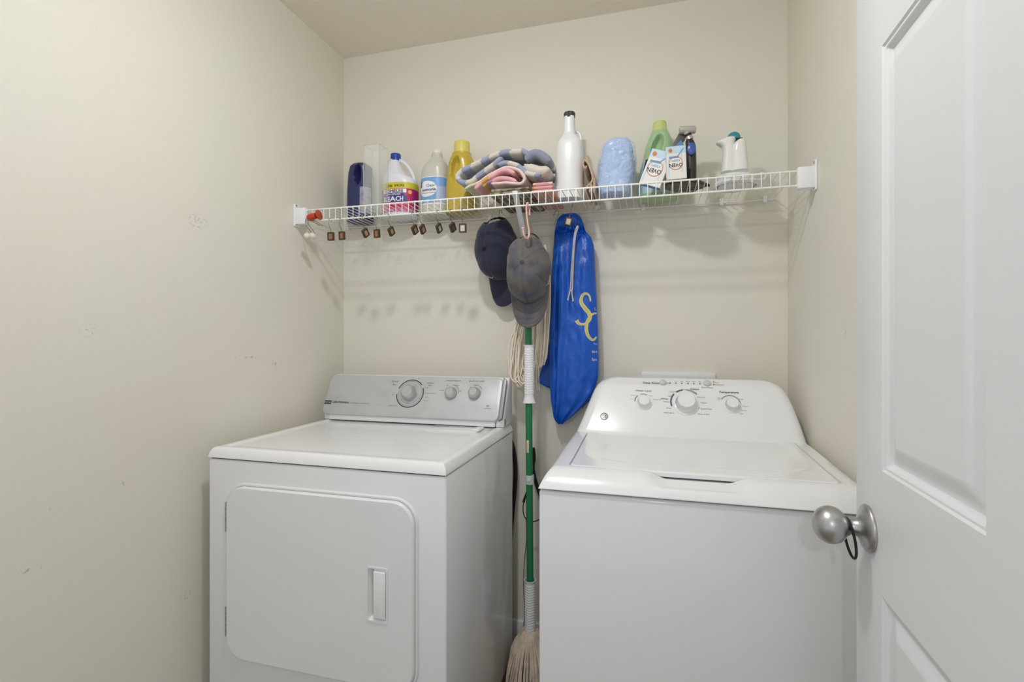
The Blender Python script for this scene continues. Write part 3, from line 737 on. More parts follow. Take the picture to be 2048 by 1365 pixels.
mb.build('jug_label', [mat('magenta_ink', (190, 40, 98), .4), mat('yellow_green_ink', (205, 196, 60), .4), mat('purple_ink', (168, 28, 120), .4), mat('white_ink', (236, 236, 240), .4), mat('rose_ink', (205, 70, 120), .4), mat('lilac_ink', (165, 150, 190), .4), mat('blue_ink', (48, 62, 138), .4), mat('brown_ink', (110, 62, 40), .4), mat('peach_ink', (232, 172, 112), .4)], bl, ang=None, recalc=False)

# ammonia bottle
Yc = 1.832
rows = set_floor([(309, 864.5, 884), (318, 864, 885), (322, 861, 888), (330, 854.5, 893), (338, 850, 896), (346, 847, 897.5), (354, 845.5, 898.5), (425, 845.5, 898.5), (440, 847, 897.5)], Yc)
am = thing('ammonia_bottle', W(876, 430, Yc), 'translucent bottle with white cap and pale blue cleaner label', 'bottle')
mb = MB(); pr, _ = bottle(mb, rows, Yc, .052, e=2.4, lv=60)
mb.build('bottle_body', mat('milky_plastic', (214, 212, 202), .28, trans=.15, coat=.1), am, ang=70)
cz = W(874.5, 311, Yc); zt = W(874.5, 302.5, Yc).z
MB().lathe([(0, cz.z), (.0195, cz.z), (.0195, zt-.002), (.018, zt), (0, zt)], Matrix.Translation((cz.x, Yc, 0)), 40).build('bottle_cap', mat('white_cap', (228, 226, 222), .4), am)
mb = MB(); zl = lambda y: W(876, y, Yc-.045).z
def am_m(u, z):
    if z > zl(354.5) or z < zl(406): return 1
    return 0 if z > zl(372) or u < 292 else 2
at = label_shell(mb, pr, Yc, .052, zl(408.5), zl(352.5), 196, 385, 2.4, .0007, mf=am_m, nu=54, nv=40)
cx_ = pr[3][1]
def at2(u, z): p = at(u, z); return p+(p-Vector((cx_, Yc, p.z))).normalized()*.0006
def at3(u, z): p = at(u, z); return p+(p-Vector((cx_, Yc, p.z))).normalized()*.0012
mpd = 2*math.pi*.057/360; ct = (zl(377))
disc(mb, at2, 256, ct, 36, .031, 1); disc(mb, at3, 226, zl(367), 8, .012, 3)
wrap_text(mb, at3, 'Clear', 271, zl(370.5), .0115, mpd, 3, .85, .0, .1); wrap_text(mb, at3, 'Ammonia', 262, zl(378.5), .0110, mpd, 3, .86, .035, .03); wrap_text(mb, at3, 'All-Purpose Cleaner', 261, zl(385), .0052, mpd, 3, .85)
at4 = lambda u, z: at3(u, z)+(at3(u, z)-Vector((cx_, Yc, z))).normalized()*.0006
wrap_text(mb, at4, 'GV', 226, zl(367), .009, mpd, 1, .8)
mb.build('bottle_label', [mat('sky_blue_ink', (120, 165, 218), .4), mat('white_ink', (236, 236, 240), .4), mat('lilac_blue_ink', (170, 182, 218), .4), mat('deep_blue_ink', (34, 60, 120), .4)], am, ang=None, recalc=False)

# yellow bottle
Yc = 1.802
rows = set_floor([(309, 906, 941), (313, 906, 941.5), (318, 903, 944), (330, 899.5, 948), (345, 897, 951), (372, 894.5, 953), (420, 893.5, 954), (432, 896, 951)], Yc)
yb = thing('cleaner_bottle', W(924, 430, Yc), 'golden yellow cleaner bottle with pale yellow cap left of the towels', 'bottle')
g = W(918, 343, Yc)
mb = MB(); pr, _ = bottle(mb, rows, Yc, .046, e=2.3, lv=90, n=90, deform=dent(g.x, g.z, .017, .046, .026, -.12, Yc))
mb.build('bottle_body', mat('golden_plastic', (190, 166, 58), .3, coat=.15), yb, ang=70)
cz = W(924, 309.5, Yc); zt = W(924, 285.5, Yc).z
mb = MB().lathe([(0, cz.z-.003), (.0335, cz.z-.003), (.0335, cz.z+.004), (.0315, cz.z+.006), (.0300, zt-.004), (.0285, zt), (0, zt)], Matrix.Translation((cz.x, Yc, 0)), 48)
mb.build('bottle_cap', mat('pale_yellow_cap', (212, 202, 108), .35), yb)

# tall white bottle
Yc = 1.757
rows = set_floor([(235, 1128.5, 1149.5), (250, 1128, 1149.8), (270, 1127, 1151), (276, 1123, 1156), (288, 1116, 1166), (296, 1114, 1167), (330, 1112, 1168), (370, 1109.5, 1168), (402, 1109, 1169), (412, 1111, 1167)], Yc)
wbt = thing('refill_bottle', W(1139, 410, Yc), 'tall plain white bottle with a long neck and ribbed black cap', 'bottle')
mb = MB(); pr, _ = bottle(mb, rows, Yc, .050, e=2.6, lv=70)
hp = [W(x, y, Yc+.02) for x, y in ((1147, 266), (1154, 264.5), (1159.5, 269), (1161.5, 278), (1161, 292))]; mb.tube(cr(hp, 5), .0050, 12)
mb.build('bottle_body', mat('plain_white_plastic', (228, 229, 230), .3, coat=.1), wbt, ang=70)
cz = W(1139, 237.5, Yc); zt = W(1139, 226, Yc).z; rings = []; n = 72
for r, z in ((.0185, cz.z-.002), (.0193, cz.z), (.0193, zt-.002), (.0175, zt), (.001, zt)):
    rings.append([Vector((cz.x+(r+(.0006 if k % 2 else 0)*(r > .01))*math.cos(2*math.pi*k/n), Yc+(r+(.0006 if k % 2 else 0)*(r > .01))*math.sin(2*math.pi*k/n), z)) for k in range(n)])
MB().loft(rings).build('bottle_cap', mat('charcoal_cap', (52, 52, 54), .4), wbt, ang=20)

# green bottle
Yc = 1.808
rows = set_floor([(264.5, 1303, 1336), (270, 1301, 1338), (276, 1298, 1341), (294, 1291, 1348), (327, 1284, 1356), (350, 1277.5, 1361), (385, 1273.5, 1363), (398, 1276, 1360), (404, 1283, 1354)], Yc)
gb = thing('detergent_bottle', W(1319, 404, Yc), 'pale green detergent bottle with lime cap behind the white cartons', 'bottle')
g = W(1314, 303, Yc)
mb = MB(); pr, _ = bottle(mb, rows, Yc, .052, e=2.6, lv=90, n=90, deform=dent(g.x, g.z, .017, .046, .030, -.28, Yc))
mb.build('bottle_body', mat('pale_green_plastic', (160, 192, 150), .3, coat=.15), gb, ang=70)
cz = W(1319.5, 267, Yc); zt = W(1319.5, 245.5, Yc).z
MB().lathe([(0, cz.z-.003), (.0265, cz.z-.003), (.0262, cz.z+.002), (.0245, cz.z+.004), (.0225, zt-.004), (.021, zt), (0, zt)], Matrix.Translation((cz.x, Yc, 0)), 48).build('bottle_cap', mat('lime_cap', (194, 208, 132), .35), gb)
mb = MB(); zl = lambda y: W(1290, y, Yc-.045).z
def gm(u, z): return 1 if 222 < u and zl(366) < z < zl(320) else 0
label_shell(mb, pr, Yc, .052, zl(388), zl(319), 200, 290, 2.6, .0007, mf=gm, nu=40, nv=30); mb.build('bottle_label', [mat('pale_blue_label', (176, 206, 216), .4), mat('brown_ink2', (70, 50, 44), .4)], gb, ang=60)

# ------------------------------------------------------------------ cloth
def fabric(name, rgb, sheen=.3, sc=220, st=.5):
    return mat(name, rgb, .95, spec=.1, sheen=sheen, bump=(sc, st, .002))
def ribbon(mb, pts, th, y0, y1, pick=lambda s, y: 0, ny=16, k=8, jit=.003, seed=0):
    """a folded layer of cloth: centre line in XZ (px,py at depth Y), thickness th, running back from y0 to y1"""
    C = cr([Vector((p[0], 0, p[1])) for p in pts], k); N = len(C)
    acc = [0]
    for i in range(1, N): acc.append(acc[-1]+(C[i]-C[i-1]).length)
    nor = []
    for i in range(N):
        t = (C[min(i+1, N-1)]-C[max(i-1, 0)]).normalized(); nor.append(Vector((-t.z, 0, t.x)))
    ys = [y0, y0+th*.12, y0+th*.3, y0+th*.55]+rng(y0+th*.9, y1, ny)
    def half(y):
        d = y-y0; return th/2*(math.sqrt(max(0, 1-(1-min(1, d/(th*.55)))**2)) if d < th*.55 else 1)*1.0
    P = []; M_ = []; nC = 2*N
    for y in ys:
        h = max(half(y), th*.02)
        row = []
        for i in range(N):
            endk = min(1, math.sqrt(max(.02, min(acc[i], acc[-1]-acc[i])/(th*.5)))) if min(acc[i], acc[-1]-acc[i]) < th*.5 else 1
            nz = noise.noise(Vector((acc[i]*25, y*14, seed)))*jit
            row.append((C[i]+nor[i]*(h*endk+nz)+Vector((0, y, 0)), C[i]+nor[i]*(-h*endk+nz)+Vector((0, y, 0))))
        P += [r[0] for r in row]+[r[1] for r in row[::-1]]
    fs = []; ms = []
    for j in range(len(ys)-1):
        for i in range(nC):
            i2 = (i+1) % nC; fs.append((j*nC+i, j*nC+i2, (j+1)*nC+i2, (j+1)*nC+i))
            s_ = acc[min(i, N-1) if i < N else min(N-1, nC-1-i)]
            ms.append(pick(s_, (ys[j]+ys[j+1])/2-y0))
    fs2 = []
    for i in range(N-1): fs.append((i, i+1, nC-2-i, nC-1-i)); ms.append(pick(acc[i], 0))
    o = (len(ys)-1)*nC
    for i in range(N-1): fs.append((o+i, o+nC-1-i, o+nC-2-i, o+i+1)); ms.append(0)
    mb.add(P, fs, ms)
def Z3(x, y): return (910+x/9.1, 290+y/9.1)      # enlarged-view coordinates of the towel area
def tp(pts, Y): 
    out = []
    for x, y in pts:
        w = W(*Z3(x, y), Y); out.append((w.x, w.z))
    return out
M_blue = fabric('slate_blue_terry', (150, 156, 178)); M_cream = fabric('cream_terry', (206, 199, 189)); M_sh = fabric('grey_blue_terry', (134, 138, 156))
YT = 1.70
mb = MB(); ck = .048
def chk(off=0, a=0, b=1, c=None):
    return lambda s, y: (b if (int((s+off)/.037)+int(y/.06)) % 2 else a)
ribbon(mb, tp([(1400, 300), (1330, 240), (1230, 245), (1000, 250), (800, 310), (600, 400), (400, 500), (240, 580), (165, 680), (240, 775), (400, 760), (540, 650), (700, 540), (860, 420), (960, 350)], YT), .0185, 1.628, 1.748, chk(.01), seed=1)
ribbon(mb, tp([(870, 470), (1000, 435), (1130, 445), (1250, 500), (1340, 590), (1480, 640), (1640, 650)], YT), .0165, 1.632, 1.748, chk(.0), seed=2)
ribbon(mb, tp([(1375, 410), (1430, 310), (1540, 270), (1680, 330), (1800, 430)], YT), .030, 1.626, 1.748, lambda s, y: 2 if y < .07 else 1, seed=3)
ribbon(mb, tp([(1345, 470), (1430, 530), (1600, 560), (1790, 560)], YT), .036, 1.630, 1.748, lambda s, y: 1 if y < .07 else 0, seed=4)
b1 = W(1010, 340, YT)
tag(mb.build('bath_towel', [M_blue, M_cream, M_sh], ang=70, origin=(b1.x, 1.74, DZ+.05)), 'folded blue and cream checked towel on top of the cloth pile', 'towel')
M_pink = fabric('pink_terry', (222, 170, 176)); M_must = fabric('mustard_terry', (206, 164, 92)); M_pale = fabric('pale_green_terry', (204, 206, 184)); M_mauve = fabric('mauve_terry', (176, 136, 160)); M_lpink = fabric('blush_terry', (226, 202, 198))
mb = MB()
ribbon(mb, tp([(300, 900), (400, 840), (520, 790), (700, 680), (860, 590), (1000, 530), (1130, 530), (1270, 590), (1345, 710), (1290, 800), (1150, 800), (960, 790), (760, 810)], YT), .0105, 1.630, 1.745, lambda s, y: (0 if s < .05 else 3 if s < .11 else 3 if s < .15 else 3), seed=5)
ribbon(mb, tp([(470, 900), (560, 820), (660, 740), (780, 680), (900, 600), (1050, 570), (1180, 630)], YT), .0150, 1.626, 1.745, lambda s, y: (1 if s < .035 else 2 if s < .062 else 1), seed=6)
ribbon(mb, tp([(620, 860), (650, 790), (760, 750), (900, 700), (1080, 720), (1200, 760)], YT), .0150, 1.634, 1.745, lambda s, y: (2 if s < .02 else 4 if s < .045 else 1), seed=7)
tag(mb.build('bath_towel', [M_pale, M_pink, M_must, M_lpink, M_mauve], ang=70, origin=(b1.x, 1.74, DZ+.02)), 'pink, mustard and cream striped towel rolled under the checked towel', 'towel')
# patterned cloth lying flat, seen through the wires
def slab(mb, x0, x1, y0, y1, z0, z1, r, seed, amp=.003, mi=0, nx=24):
    xs_ = [x0, x0+r*.15, x0+r*.5]+rng(x0+r, x1-r, nx)+[x1-r*.5, x1-r*.15, x1]; ys_ = [y0, y0+r*.15, y0+r*.5]+rng(y0+r, y1-r, 16)+[y1-r*.5, y1-r*.15, y1]; zc = (z0+z1)/2; h = (z1-z0)/2
    def k(x, y):
        e = min(x-x0, x1-x, y-y0, y1-y); return h*math.sqrt(max(0, 1-(1-min(1, e/r))**2)) if e < r else h
    mb.grid(lambda x, y: Vector((x, y, zc+k(x, y)+amp*noise.noise(Vector((x*18, y*18, seed)))*(1 if k(x, y) > .001 else 0))), xs_, ys_, mi)
    mb.grid(lambda x, y: Vector((x, y, zc-k(x, y))), xs_, ys_, mi)
Mcam = mat('mottled_olive_cloth', (168, 160, 142), .95, spec=.1, var=(42, (104, 92, 76), .42, .58), bump=(180, .5, .002))
xa, xb = W(982, 400, 1.63).x, W(1062, 400, 1.63).x
mb = MB(); slab(mb, xa, xb, 1.615, 1.868, DZ, DZ+.013, .007, 3); slab(mb, xa+.004, xb-.004, 1.618, 1.866, DZ+.0135, DZ+.024, .006, 4, .001)
tag(mb.build('folded_cloth', Mcam, ang=60, origin=((xa+xb)/2, 1.74, DZ)), 'mottled olive and brown cloth folded flat under the towels', 'cloth')
Mmix = mat('multicolour_cloth', (214, 172, 168), .95, spec=.1, bump=(180, .5, .002))
nt = Mmix.node_tree; vo = nt.nodes.new('ShaderNodeTexVoronoi'); vo.inputs['Scale'].default_value = 26; rp = nt.nodes.new('ShaderNodeValToRGB'); rp.color_ramp.interpolation = 'CONSTANT'
rp.color_ramp.elements[0].color = (*lin((214, 160, 160)), 1); rp.color_ramp.elements[1].position = .45; rp.color_ramp.elements[1].color = (*lin((200, 178, 120)), 1)
for pos, c in ((.6, (160, 188, 186)), (.75, (222, 186, 178)), (.88, (196, 140, 90))): e = rp.color_ramp.elements.new(pos); e.color = (*lin(c), 1)
tcn = nt.nodes.new('ShaderNodeTexCoord'); nt.links.new(tcn.outputs['Object'], vo.inputs['Vector']); sx = nt.nodes.new('ShaderNodeSeparateColor'); nt.links.new(vo.outputs['Color'], sx.inputs[0]); nt.links.new(sx.outputs[0], rp.inputs[0]); nt.links.new(rp.outputs[0], nt.nodes['Principled BSDF'].inputs['Base Color'])
xa, xb = W(1063.5, 400, 1.63).x, W(1106, 400, 1.63).x
mb = MB()
for i in range(3): slab(mb, xa+.002*i, xb, 1.622+.002*i, 1.85, DZ+.0125*i, DZ+.0125*(i+1)-.0004, .006, 8+i, .0008)
tag(mb.build('folded_cloth', Mmix, ang=60, origin=((xa+xb)/2, 1.74, DZ)), 'pink, teal and orange patterned cloth folded beside the tall white bottle', 'cloth')
# tan cloth
Mtan = fabric('tan_cloth', (190, 164, 144), sc=120)
mb = MB()
def tq(pts, Y): return [(W(900+x/4.876, 210+y/4.876, Y).x, W(900+x/4.876, 210+y/4.876, Y).z) for x, y in pts]
ribbon(mb, tq([(1335, 884), (1338, 840), (1400, 760), (1375, 640), (1330, 575), (1310, 610), (1330, 650), (1345, 625)], 1.71), .0065, 1.672, 1.85, seed=11, jit=.001)
ribbon(mb, tq([(1412, 884), (1415, 840), (1412, 760), (1390, 680), (1368, 610), (1330, 530)], 1.71), .0085, 1.676, 1.85, seed=12, jit=.001)
ribbon(mb, tq([(1376, 884), (1384, 850), (1390, 800)], 1.71), .011, 1.670, 1.85, seed=13, jit=.001)
ob = mb.build('cleaning_cloth', Mtan, ang=70, origin=(W(1183, 400, 1.71).x, 1.74, DZ)); tag(ob, 'tan cloth rolled up and standing right of the tall white bottle', 'cloth')

# blue pads in clear wrap
Yc = 1.735
rows = [(282.5, 1226, 1249), (285, 1214, 1260), (292, 1206, 1267), (305, 1202, 1271), (325, 1197.5, 1273.5), (350, 1193.5, 1272), (375, 1191, 1268), (395, 1194, 1265), (408, 1200, 1262)]
rows = set_floor(rows, Yc)
pk = thing('pad_package', W(1230, 405, Yc), 'pack of light blue pads in crinkled clear plastic wrap', 'package')
Mpad = mat('light_blue_pads', (158, 188, 230), .7, bump=(26, .8, .02, (1, 1, 3)), var=(9, (182, 208, 240), .4, .7))
pr = resample(sil(rows, Yc), 50); mb = MB()
def crk2(p, amp, sc, seed):
    q = p*sc; a = abs(noise.noise(q+Vector((seed, 0, 0)))); b = abs(noise.noise(q*2.1+Vector((0, seed, 0)))); c = noise.noise(q*.5)
    return p+Vector((a-.25+.5*b, -(a-.25)-.6*b+.5*c, .3*c))*amp
def crk(p, amp, sc, seed): return p+Vector((noise.noise(p*sc+Vector((seed, 0, 0))), noise.noise(p*sc+Vector((0, seed, 0))), .4*noise.noise(p*sc+Vector((0, 0, seed)))))*amp
mb.loft([[crk(p, .003, 30, 3) if 2 < i else p for p in superring(cx, Yc, z+.0015, rx-.006, min(.058, rx), 3.2, 64)] for i, (z, cx, rx) in enumerate(pr)])
mb.build('pads', Mpad, pk, ang=60)
wrapm = mat('clear_plastic_wrap', (226, 236, 255), .12, spec=1, alpha=.30, bump=(90, .6, .004))
mb = MB(); mb.loft([[crk2(p, .0065, 30, 9) if 2 < i else p for p in superring(cx, Yc, z, rx, min(.063, rx+.005), 2.9, 160)] for i, (z, cx, rx) in enumerate(resample(sil(rows, Yc), 130))])
mb.build('plastic_wrap', wrapm, pk, ang=80)

# cartons
def carton(name, c, w, h, dp, rotz, roty, rotx, label, blue_bottom=False, tag_col=True, seed=0):
    """c = centre of the front face"""
    mx = Matrix.Translation(c) @ Matrix.Rotation(rotz, 4, 'Z') @ Matrix.Rotation(roty, 4, 'Y') @ Matrix.Rotation(rotx, 4, 'X')
    o = thing(name, c, label, 'carton'); mb = MB()
    mb.box((-w/2, 0, -h/2), (w/2, dp, h/2), .0008, 1, mx=mx)
    mb.build('carton_body', mat('white_card', (228, 226, 222), .5), o)
    P = lambda x, z, q=.0004: mx @ Vector((x, -q, z)); mb = MB()
    def fq(x0, x1, z0, z1, mi, q=.0004): mb.add([P(x0, z0, q), P(x1, z0, q), P(x1, z1, q), P(x0, z1, q)], [(0, 1, 2, 3)], mi)
    fq(-w*.49, w*.49, h*.28, h*.49, 1); fq(-w*.42, -w*.38, -h*.42, h*.1, 1)
    mb.add([P(-w*.05, h*.12, .0006), P(w*.02, h*.12, .0006), P(w*.42, h*.42, .0006), P(w*.36, h*.42, .0006)], [(0, 1, 2, 3)], 3)
    c0 = mx @ Vector((-w*.04, -.0008, -h*.02)); X_ = (mx.to_3x3() @ Vector((1, 0, 0))); Z_ = (mx.to_3x3() @ Vector((0, 0, 1)))
    mb.add([c0]+[c0+X_*w*.34*math.cos(a)+Z_*w*.34*math.sin(a) for a in rng(0, 2*math.pi, 32)[:-1]], [(0, i+1, (i+1) % 32+1) for i in range(32)], 0)
    c1 = mx @ Vector((-w*.04, -.0012, -h*.02)); arc(mb, c1, w*.34, 0, 360, w*.03, X_, Z_, 2)
    fq(-w*.38, w*.12, h*.13, h*.19, 3, .0012)
    put_text(mb, 'OVEN', plane_fn(mx @ Vector((-w*.04, -.0016, -h*.085)), X_, Z_, math.pi), w*.19, 4, .95, .02)
    put_text(mb, 'KEEPS', plane_fn(mx @ Vector((-w*.04, -.0016, h*.055)), X_, Z_, math.pi), w*.11, 3, 1.1)
    c2 = mx @ Vector((-w*.30, -.0014, h*.37)); mb.add([c2]+[c2+X_*w*.10*math.cos(a)+Z_*w*.10*math.sin(a) for a in rng(0, 2*math.pi, 16)[:-1]], [(0, i+1, (i+1) % 16+1) for i in range(16)], 2)
    fq(w*.24, w*.30, -h*.3, h*.38, 5)
    mb.build('carton_print', [mat('carton_white', (232, 230, 226), .5), mat('carton_blue', (190, 212, 232), .5), mat('carton_orange', (206, 122, 62), .5), mat('carton_midblue', (104, 156, 206), .5), mat('carton_dark', (84, 74, 70), .5), mat('carton_pale', (214, 210, 206), .5)], o, ang=None, recalc=False)
    if blue_bottom:
        mb = MB(); q = .0006
        mb.add([mx @ Vector(v) for v in ((-w/2, 0, -h/2-q), (w/2, 0, -h/2-q), (w/2, dp, -h/2-q), (-w/2, dp, -h/2-q))], [(0, 1, 2, 3)])
        mb.build('carton_base', mat('carton_base_blue', (92, 134, 182), .5), o, ang=None, recalc=False)
    return o
Yb = 1.622; kk = Yb/ray(1353, 325).y/F
carton('cleaner_carton', W(1353, 325, Yb), 37.5*kk, 66*kk, .030, R(4), R(-2), R(0), 'small white carton standing upright in front of the dark hand tool')
Yb = 1.664; kk = Yb/ray(1314, 345).y/F
carton('cleaner_carton', W(1312, 336.5, Yb), 44*kk, 71*kk, .030, R(-10), R(22), R(0), 'small white carton leaning over beside the upright carton', True)

# dark hand tool
Yc = 1.735
ht = thing('cleaning_tool', W(1382, 372, Yc), 'dark hand-held cleaning tool with blue button and grey T-shaped head', 'hand tool')
rows = set_floor([(278, 1373, 1384), (283, 1371, 1388), (292, 1371, 1391.5), (310, 1372, 1392.5), (330, 1372.5, 1393), (350, 1373, 1393), (368, 1374, 1392)], Yc)
mb = MB(); bottle(mb, rows, Yc, .026, e=2.3, lv=40); mb.build('tool_body', mat('dark_brown_plastic', (48, 42, 42), .25, coat=.3), ht, ang=70)
p = W(1383, 297.5, Yc-.0265); mb = MB(); 
mb.lathe([(0, -.004), (.013, -.004), (.013, .001), (.010, .003), (0, .0035)], Matrix.Translation(p) @ Matrix.Rotation(R(90), 4, 'X') @ Matrix.Diagonal((1, 1.5, 1, 1)), 28)
mb.build('button', mat('royal_blue_button', (62, 92, 168), .25), ht, ang=50)
p0, p1 = W(1380, 280, Yc), W(1374.5, 266, Yc); dv = (p1-p0)
mb = MB().lathe([(0, 0), (.0115, 0), (.0115, dv.length*.35), (.010, dv.length*.5), (0, dv.length*.5)], axis_mx(p0, dv), 24).build('collar', M_knob, ht)
mb = MB().lathe([(0, dv.length*.5), (.0105, dv.length*.5), (.0105, dv.length*.8), (0, dv.length*.8)], axis_mx(p0, dv), 24).build('black_ring', M_rubber, ht)
ax = (W(1392, 259, Yc)-W(1358, 260, Yc)); hc = W(1375, 260, Yc); L2 = ax.length
rings = []
for t, a, b_ in ((-.5, .004, .006), (-.48, .010, .011), (-.42, .0125, .013), (0, .0125, .013), (.42, .0125, .013), (.48, .010, .011), (.5, .004, .006)):
    rings.append([hc+ax*t+Vector((0, math.cos(q)*b_, math.sin(q)*a)) for q in rng(0, 2*math.pi, 20)[:-1]])
MB().loft(rings).lathe([(0, -.002), (.009, -.002), (.012, .018), (0, .018)], axis_mx(p0+dv*.75, dv), 20).build('tool_head', mat('grey_plastic', (176, 173, 164), .35), ht, ang=60)
def pq(pts, Y, o=(1270, 235), k=7.585): return [(W(o[0]+x/k, o[1]+y/k, Y).x, W(o[0]+x/k, o[1]+y/k, Y).z) for x, y in pts]
MB().prism(pq([(670, 240), (770, 250), (760, 330), (690, 420), (700, 520), (560, 520), (575, 410)], Yc+.015), Yc+.008, Yc+.030, r=.002).build('squeegee_frame', mat('dark_grey_plastic', (92, 90, 84), .4), ht)
MB().prism(pq([(700, 350), (745, 440), (610, 440)], Yc+.008), Yc+.002, Yc+.008, r=.001).build('blue_insert', mat('mid_blue_plastic', (92, 142, 196), .35), ht)

# crumpled black bag
mb = MB(); M_blk = mat('black_plastic_film', (14, 12, 12), .28, spec=.5, bump=(38, .7, .008))
A = W(1330, 386, 1.625); B = W(1420, 374, 1.70)
nu, nv = 40, 20
def blk(u, v, sgn):
    x = A.x+(B.x-A.x)*u; w = .055*math.sin(math.pi*min(1, u*1.05+.05))**.6; y = 1.672+.03*u+(v-.5)*2*w
    e = (1-(2*v-1)**2)**.5*(math.sin(math.pi*(.04+u*.92)))**.5
    h = .022*e*(1+.5*noise.noise(Vector((x*40, y*40, 2)))) if sgn > 0 else 0
    return Vector((x+.004*noise.noise(Vector((v*5, u*9, 1))), y, DZ+.0006+h))
mb.grid(lambda u, v: blk(u, v, 1), rng(0, 1, nu), rng(0, 1, nv)); mb.grid(lambda u, v: blk(u, v, -1), rng(0, 1, nu), rng(0, 1, nv))
tag(mb.build('plastic_bag', M_blk, ang=70, origin=((A.x+B.x)/2, 1.68, DZ)), 'crumpled black plastic bag lying on the shelf beside the cartons', 'bag')

# garment steamer on its coiled cord
Yc = 1.742
gs = thing('garment_steamer', W(1468, 372, Yc), 'white hand steamer with a spout and teal dome standing on its cord', 'steamer')
def pz(x, y): return (1380+x/8.53, 255+y/8.53)
rows = []
for y, a, b_ in ((262, 735, 925), (285, 700, 940), (340, 660, 950), (430, 640, 960), (560, 635, 970), (700, 630, 985), (770, 625, 990)):
    p = pz(a, y); q = pz(b_, y); rows.append((p[1], p[0], q[0]))
M_stm = mat('glossy_white_plastic', (232, 232, 230), .15, coat=.4)
mb = MB(); pr = resample(sil(rows, Yc), 30)
mb.loft([superring(cx+.004, Yc-.006, z, rx-.004, .030, 2.6, 48) for z, cx, rx in pr])
rows = []
for y, a, b_ in ((205, 560, 790), (240, 470, 780), (265, 440, 772), (285, 455, 765), (310, 500, 762), (345, 540, 762), (400, 553, 762), (500, 548, 764), (600, 538, 766), (700, 525, 768), (785, 518, 770)):
    p = pz(a, y); q = pz(b_, y); rows.append((p[1], p[0], q[0]))
pr = resample(sil(rows, Yc), 44)
mb.loft([superring(cx, Yc-.002, z, rx, .024 if rx < .03 else .020, 2.3, 48) for z, cx, rx in pr])
mb.build('steamer_body', M_stm, gs, ang=70)
c = W(*pz(745, 185), Yc); MB().lathe([(.0205, -.006), (.0205, .0), (.0195, .007), (.015, .014), (.008, .0185), (0, .020)], Matrix.Translation(c), 32).build('water_dome', mat('teal_plastic', (58, 150, 168), .15, coat=.3, trans=.2), gs, ang=70)
c = W(*pz(825, 228), Yc); MB().box((c.x-.011, Yc-.012, c.z-.006), (c.x+.011, Yc+.012, c.z+.006), .002).build('switch', mat('dark_switch', (60, 50, 50), .4), gs)
# cord coils
mb = MB(); cc_ = W(1470, 372, Yc)
for k in range(6):
    r = .064-.0026*k; zz = DZ+.0038+.0056*k; ph_ = k*1.3
    mb.tube([Vector((cc_.x+.002*math.sin(k*2.1)+r*math.cos(a), Yc-.008+r*.98*math.sin(a), zz+.0012*math.sin(2*a+ph_))) for a in rng(0, 2*math.pi, 48)[:-1]], .0030, 8, closed=True)
mb.tube(cr([(cc_.x+.060, Yc-.02, DZ+.03), (cc_.x+.072, Yc-.03, DZ+.034), (cc_.x+.080, Yc-.045, DZ+.022), (cc_.x+.070, Yc-.060, DZ+.006), (cc_.x+.03, Yc-.072, DZ+.005), (cc_.x-.03, Yc-.075, DZ+.006), (cc_.x-.065, Yc-.05, DZ+.005)], 6), .0030, 8)
mb.lathe([(0, DZ+.002), (.052, DZ+.002), (.050, DZ+.034), (0, DZ+.0345)], Matrix.Translation((cc_.x, Yc-.006, 0)), 40)
cd = mb.build('cord', mat('white_cord', (232, 233, 236), .35), gs, ang=70)
# crinkled clear bag around the coil
mb = MB(); pr = [(DZ+.0015, .070), (DZ+.010, .077), (DZ+.02, .076), (DZ+.028, .070)]
mb.loft([[crk(p, .006, 40, 5) for p in superring(cc_.x+.004, Yc-.030, z, r+.008, min(r, .074), 2.3, 80)] for z, r in pr])
tag(mb.build('clear_bag', mat('crinkled_clear_bag', (240, 241, 245), .15, spec=1, alpha=.14, bump=(50, 1, .01)), ang=80, origin=(cc_.x, Yc, DZ)), 'crinkled clear plastic bag wrapped round the cord under the white steamer', 'bag')

# ------------------------------------------------------------------ curtain hooks with square charms
M_steel = mat('hook_wire', (150, 146, 138), .25, metal=1)
M_brown = mat('dark_bronze', (74, 60, 50), .45, metal=.2)
def hook_proto(turned):
    r = thing('curtain_hook', (0, 0, 0), 'x', 'hook')
    # local: rail axis along x at origin, hook hangs down -z; charm faces -y, or is turned on its wire and swings back
    pts = [(0, .0045, -.006), (0, .0052, 0), (0, .002, .0052), (0, -.003, .0048), (0, -.0085, .0), (0, -.0115, -.010), (0, -.010, -.022), (0, -.004, -.032), (0, .0, -.040), (0, 0, -.0455)]
    if turned: pts = pts[:6]+[(0, -.011, -.020), (0, -.004, -.030), (.0, .010, -.036), (.001, .024, -.042)]
    MB().tube(cr(pts, 5), .00095, 8).build('hook_wire', M_steel, r, ang=70)
    tm = (Matrix.Translation((.001, .012, -.0535)) @ Matrix.Rotation(R(42), 4, 'X') @ Matrix.Rotation(R(76), 4, 'Z') @ Matrix.Translation((0, 0, .0605))) if turned else Matrix()
    mb = MB(); inset = [(0, .0045), (0, -.0035), (.001, -.0045), (.0042, -.0045), (.0048, -.0015)]
    rings = []
    for ins, y in inset: rings.append([tm @ Vector((x, y, z)) for x, z in rrect(-.0125+ins, .0125-ins, -.076+ins, -.0455-ins, max(.0008, .0025-ins*.3), 3)])
    mb.loft(rings, cap1=False); c = mb.build('square_charm', M_brown, r, ang=35, recalc=True)
    q = MB().loft([[tm @ Vector((x, y, z)) for x, z in rrect(-.0078, .0078, -.0713, -.0502, .0008, 3)] for y in (.0, -.0022)])
    p = q.build('charm_inlay', mat('tan_inlay', (158, 108, 78), .4), c)
    return r
HK = []
protos = {0: hook_proto(False), 1: hook_proto(True)}; fresh = {0, 1}
